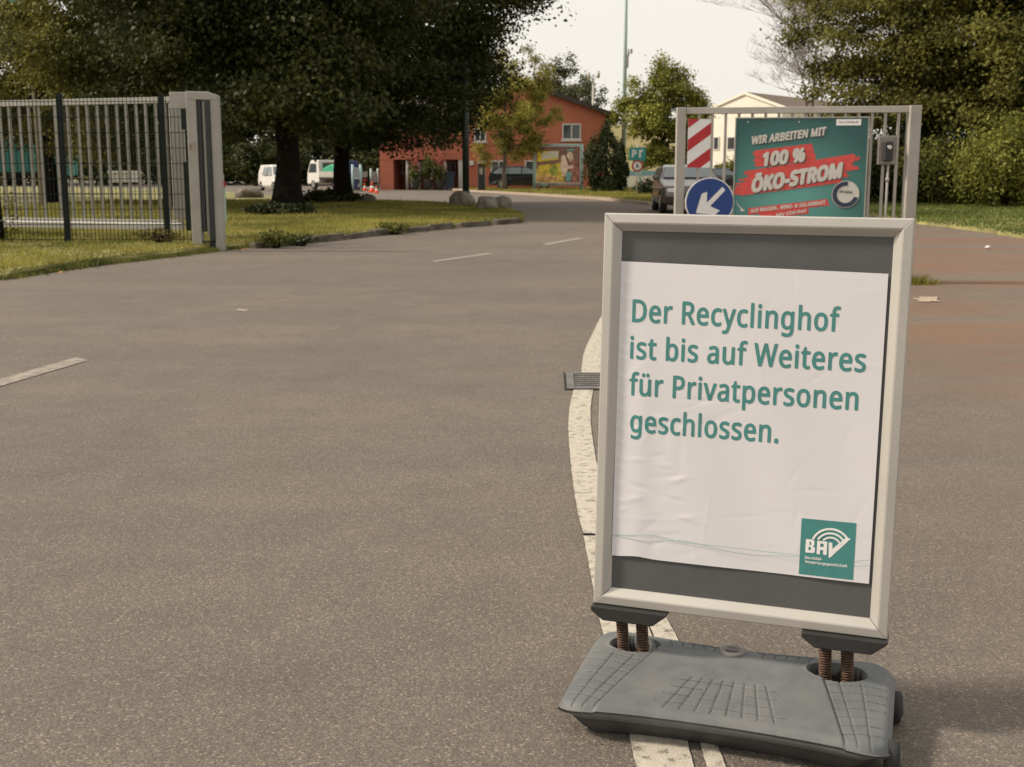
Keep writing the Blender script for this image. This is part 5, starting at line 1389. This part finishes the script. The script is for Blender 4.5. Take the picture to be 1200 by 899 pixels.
# thuja
def bush(name, lab, base, dims, n, m, seed, leaf, cat="bush", group=None, cone=0.0, clump=.3, nclump=90, inner=.5):
    rg = np.random.default_rng(seed); t = thing(name, lab, cat, tuple(base), 0, group)
    c, cr, _ = crown_points(rg, (1, 1, 1), nclump, clump, inner, .2, None)
    k = rg.choice(len(c), n); off = rg.normal(size=(n, 3)) * .5 * cr[k][:, None]; pos = c[k] + off
    zz = np.clip((pos[:, 2] + 1) / 2, 0, 1.15)
    if cone: sc_ = 1 - cone * np.clip(zz, 0, 1) ** 1.8; pos[:, 0] *= sc_; pos[:, 1] *= sc_
    out = nrm(pos.copy()); pos = np.stack([pos[:, 0] * dims[0], pos[:, 1] * dims[1], np.clip(zz, .0, 2) * dims[2] * .95 + .03], 1)
    quads_object("foliage", leaves(pos, leaf, rg, out, .4), m, t)
    q = MB(); rr = random.Random(seed)
    for i in range(5): a = rr.uniform(0, 6.28); q.tube([(0, 0, -.05), (math.cos(a) * dims[0] * .2, math.sin(a) * dims[1] * .2, dims[2] * .3), (math.cos(a) * dims[0] * .45, math.sin(a) * dims[1] * .45, dims[2] * .7)], [.05, .035, .012], 5)
    q.build("stem", M_bark, t, fix=False); return t
bush("thuja", "dark conical thuja between billboard and parking sign", P(708, 227, 66).xy.to_3d(), (1.12, 1.0, 3.75), 15000, Lf_thuja, 301, .11, cone=.38, clump=.2, nclump=140)
bush("thuja", "narrow dark thuja just left of the thin mast", P(727, 225, 67).xy.to_3d(), (.5, .5, 2.9), 5000, Lf_thuja, 302, .13, cone=.5, clump=.2, nclump=80)
bush("bush", "small dark bush at the foot of the second lime trunk", G(386, 241), (.95, .5, .55), 2200, Lf_dark, 303, .13)
bush("bush", "low dark growth around the base of the thick lime trunk", G(330, 256), (.85, .4, .4), 1800, Lf_thuja, 304, .10)
bush("bush", "small green weed bush just behind the parking sign post", P(757, 230, 58).xy.to_3d(), (.55, .4, .85), 900, Lf_thuja, 305, .12)
bush("bush", "dark bush low in front of the cream building", P(862, 215, 88).xy.to_3d(), (1.3, 1, 2.2), 3500, Lf_green, 306, .17)
bush("weed_clump", "clump of tall weeds growing over the kerb just right of the gate pillar", G(324, 291), (.30, .16, .28), 500, Lf_hedge, 310, .05, cat="weeds")
bush("weed_clump", "low dark weed on the kerb between the two lime trunks", G(352, 288.5), (.34, .14, .16), 350, Lf_thuja, 311, .05, cat="weeds")
bush("weed_clump", "tuft of weeds on the kerb below the dark green post", G(462, 275), (.35, .2, .22), 400, Lf_hedge, 312, .05, cat="weeds")
# sapling by the fence
bush("sapling", "thin sapling in front of the mesh fence at the left edge", G(4, 290), (.30, .2, 1.15), 260, Lf_hedge, 307, .05, cone=0, clump=.25, nclump=40, cat="sapling")
bush("bush", "brownish weeds at the fence foot left of the gate pillar", P(186, 280, 19.3).xy.to_3d() + Vector((0, 0, .09)), (.32, .12, .22), 700, leafmat("dry_weeds", (.06, .05, .02), (.16, .13, .05), .3, 3), 308, .035)

# right-hand trees and hedge
for i, (px, Y, rx, hz_, cz, nl, lab) in enumerate(((1085, 47, 4.9, 5.6, 6.5, 85000, "large dense tree right behind the open gate, nearest the bare tree"), (1190, 45, 4.8, 5.6, 6.6, 80000, "large dense tree at the right edge above the bushes"), (1330, 42, 4.8, 5.6, 6.6, 30000, "large tree beyond the right edge"))):
    p = P(px, 200, Y)
    tree("broadleaf_tree", lab, (p.x, Y, .05), 12, .3, (0, 0, cz), (rx, 4.2, hz_), int(nl * 1.45), Lf_mid, M_bark, 400 + i, leaf=.14, clump=1.05, nclump=260, limbs=12, trunk_top=5, group="large trees on the right", lobes=.12)
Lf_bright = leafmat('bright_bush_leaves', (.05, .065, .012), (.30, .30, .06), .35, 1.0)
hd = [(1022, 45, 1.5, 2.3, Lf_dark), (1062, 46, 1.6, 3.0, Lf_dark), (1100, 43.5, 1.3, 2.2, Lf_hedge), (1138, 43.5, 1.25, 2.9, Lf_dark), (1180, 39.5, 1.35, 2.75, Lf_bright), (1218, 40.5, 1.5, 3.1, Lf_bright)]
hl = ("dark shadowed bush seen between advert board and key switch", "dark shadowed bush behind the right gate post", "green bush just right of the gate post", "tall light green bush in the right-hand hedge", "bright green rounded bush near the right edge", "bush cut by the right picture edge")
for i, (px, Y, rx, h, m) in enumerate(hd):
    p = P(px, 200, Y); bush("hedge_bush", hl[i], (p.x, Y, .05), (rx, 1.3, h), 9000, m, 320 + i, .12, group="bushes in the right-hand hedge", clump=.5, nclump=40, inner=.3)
# bare tree
bt = thing("bare_tree", "leafless grey tree with fine twigs against the pale sky left of the big trees", "tree", (P(965, 200, 60).x, 60, 0))
rbt = random.Random(8); q = MB(); qt = MB()
def grow(p, d, L, r, lvl, mb):
    pts = [p]; dd = d.copy()
    for k in range(4): dd = (dd + Vector((rbt.uniform(-.16, .16), rbt.uniform(-.16, .16), rbt.uniform(-.05, .12)))).normalized(); pts.append(pts[-1] + dd * L / 4)
    (q if lvl < 2 else qt).tube(pts, [r, r * .85, r * .7, r * .55, r * .4], 6 if lvl < 2 else 3, caps=False)
    if lvl >= 5: return
    for k in range(5 if lvl < 4 else 4):
        i = rbt.randint(1, 4); sd_ = Vector((rbt.uniform(-1, 1), rbt.uniform(-.7, .7), rbt.uniform(-.1, .7))).normalized()
        grow(pts[i], (dd * .55 + sd_ * .9).normalized(), L * rbt.uniform(.55, .72), max(r * .40, .008), lvl + 1, mb)
grow(Vector((0, 0, 0)), Vector((-.12, 0, 1)).normalized(), 7.2, .12, 0, q)
for k in range(22):
    zz = rbt.uniform(4.5, 9.5); grow(Vector((-.4 + rbt.uniform(-.2, .2), rbt.uniform(-.3, .3), zz)), Vector((-1, rbt.uniform(-.5, .5), rbt.uniform(-.1, .7))).normalized(), rbt.uniform(1.6, 2.3), .028, 2, q)
q.build("trunk", M_barkl, bt, fix=False); o = qt.build("twigs", mat("twig_grey", (.24, .20, .16), .9), bt, fix=False)
o["kind"] = 'stuff'
# distant rise of ground behind the thuja
q = MB(); N = 30
for i in range(N + 1):
    f = i / N; x = -150 + 420 * f; h = 9 * math.exp(-((x - 28) / 30) ** 2) + 4
    q.v += [(x, 260, -.1), (x, 300, h), (x, 360, h * 1.1)]
for i in range(N):
    for k in range(2): a = i * 3 + k; q.face((a, a + 1, a + 4, a + 3), 0, True)
tag(q.build("hill", mat("dry_meadow", (.20, .17, .07), .95, var=.2, scale=.05)), kind='structure')
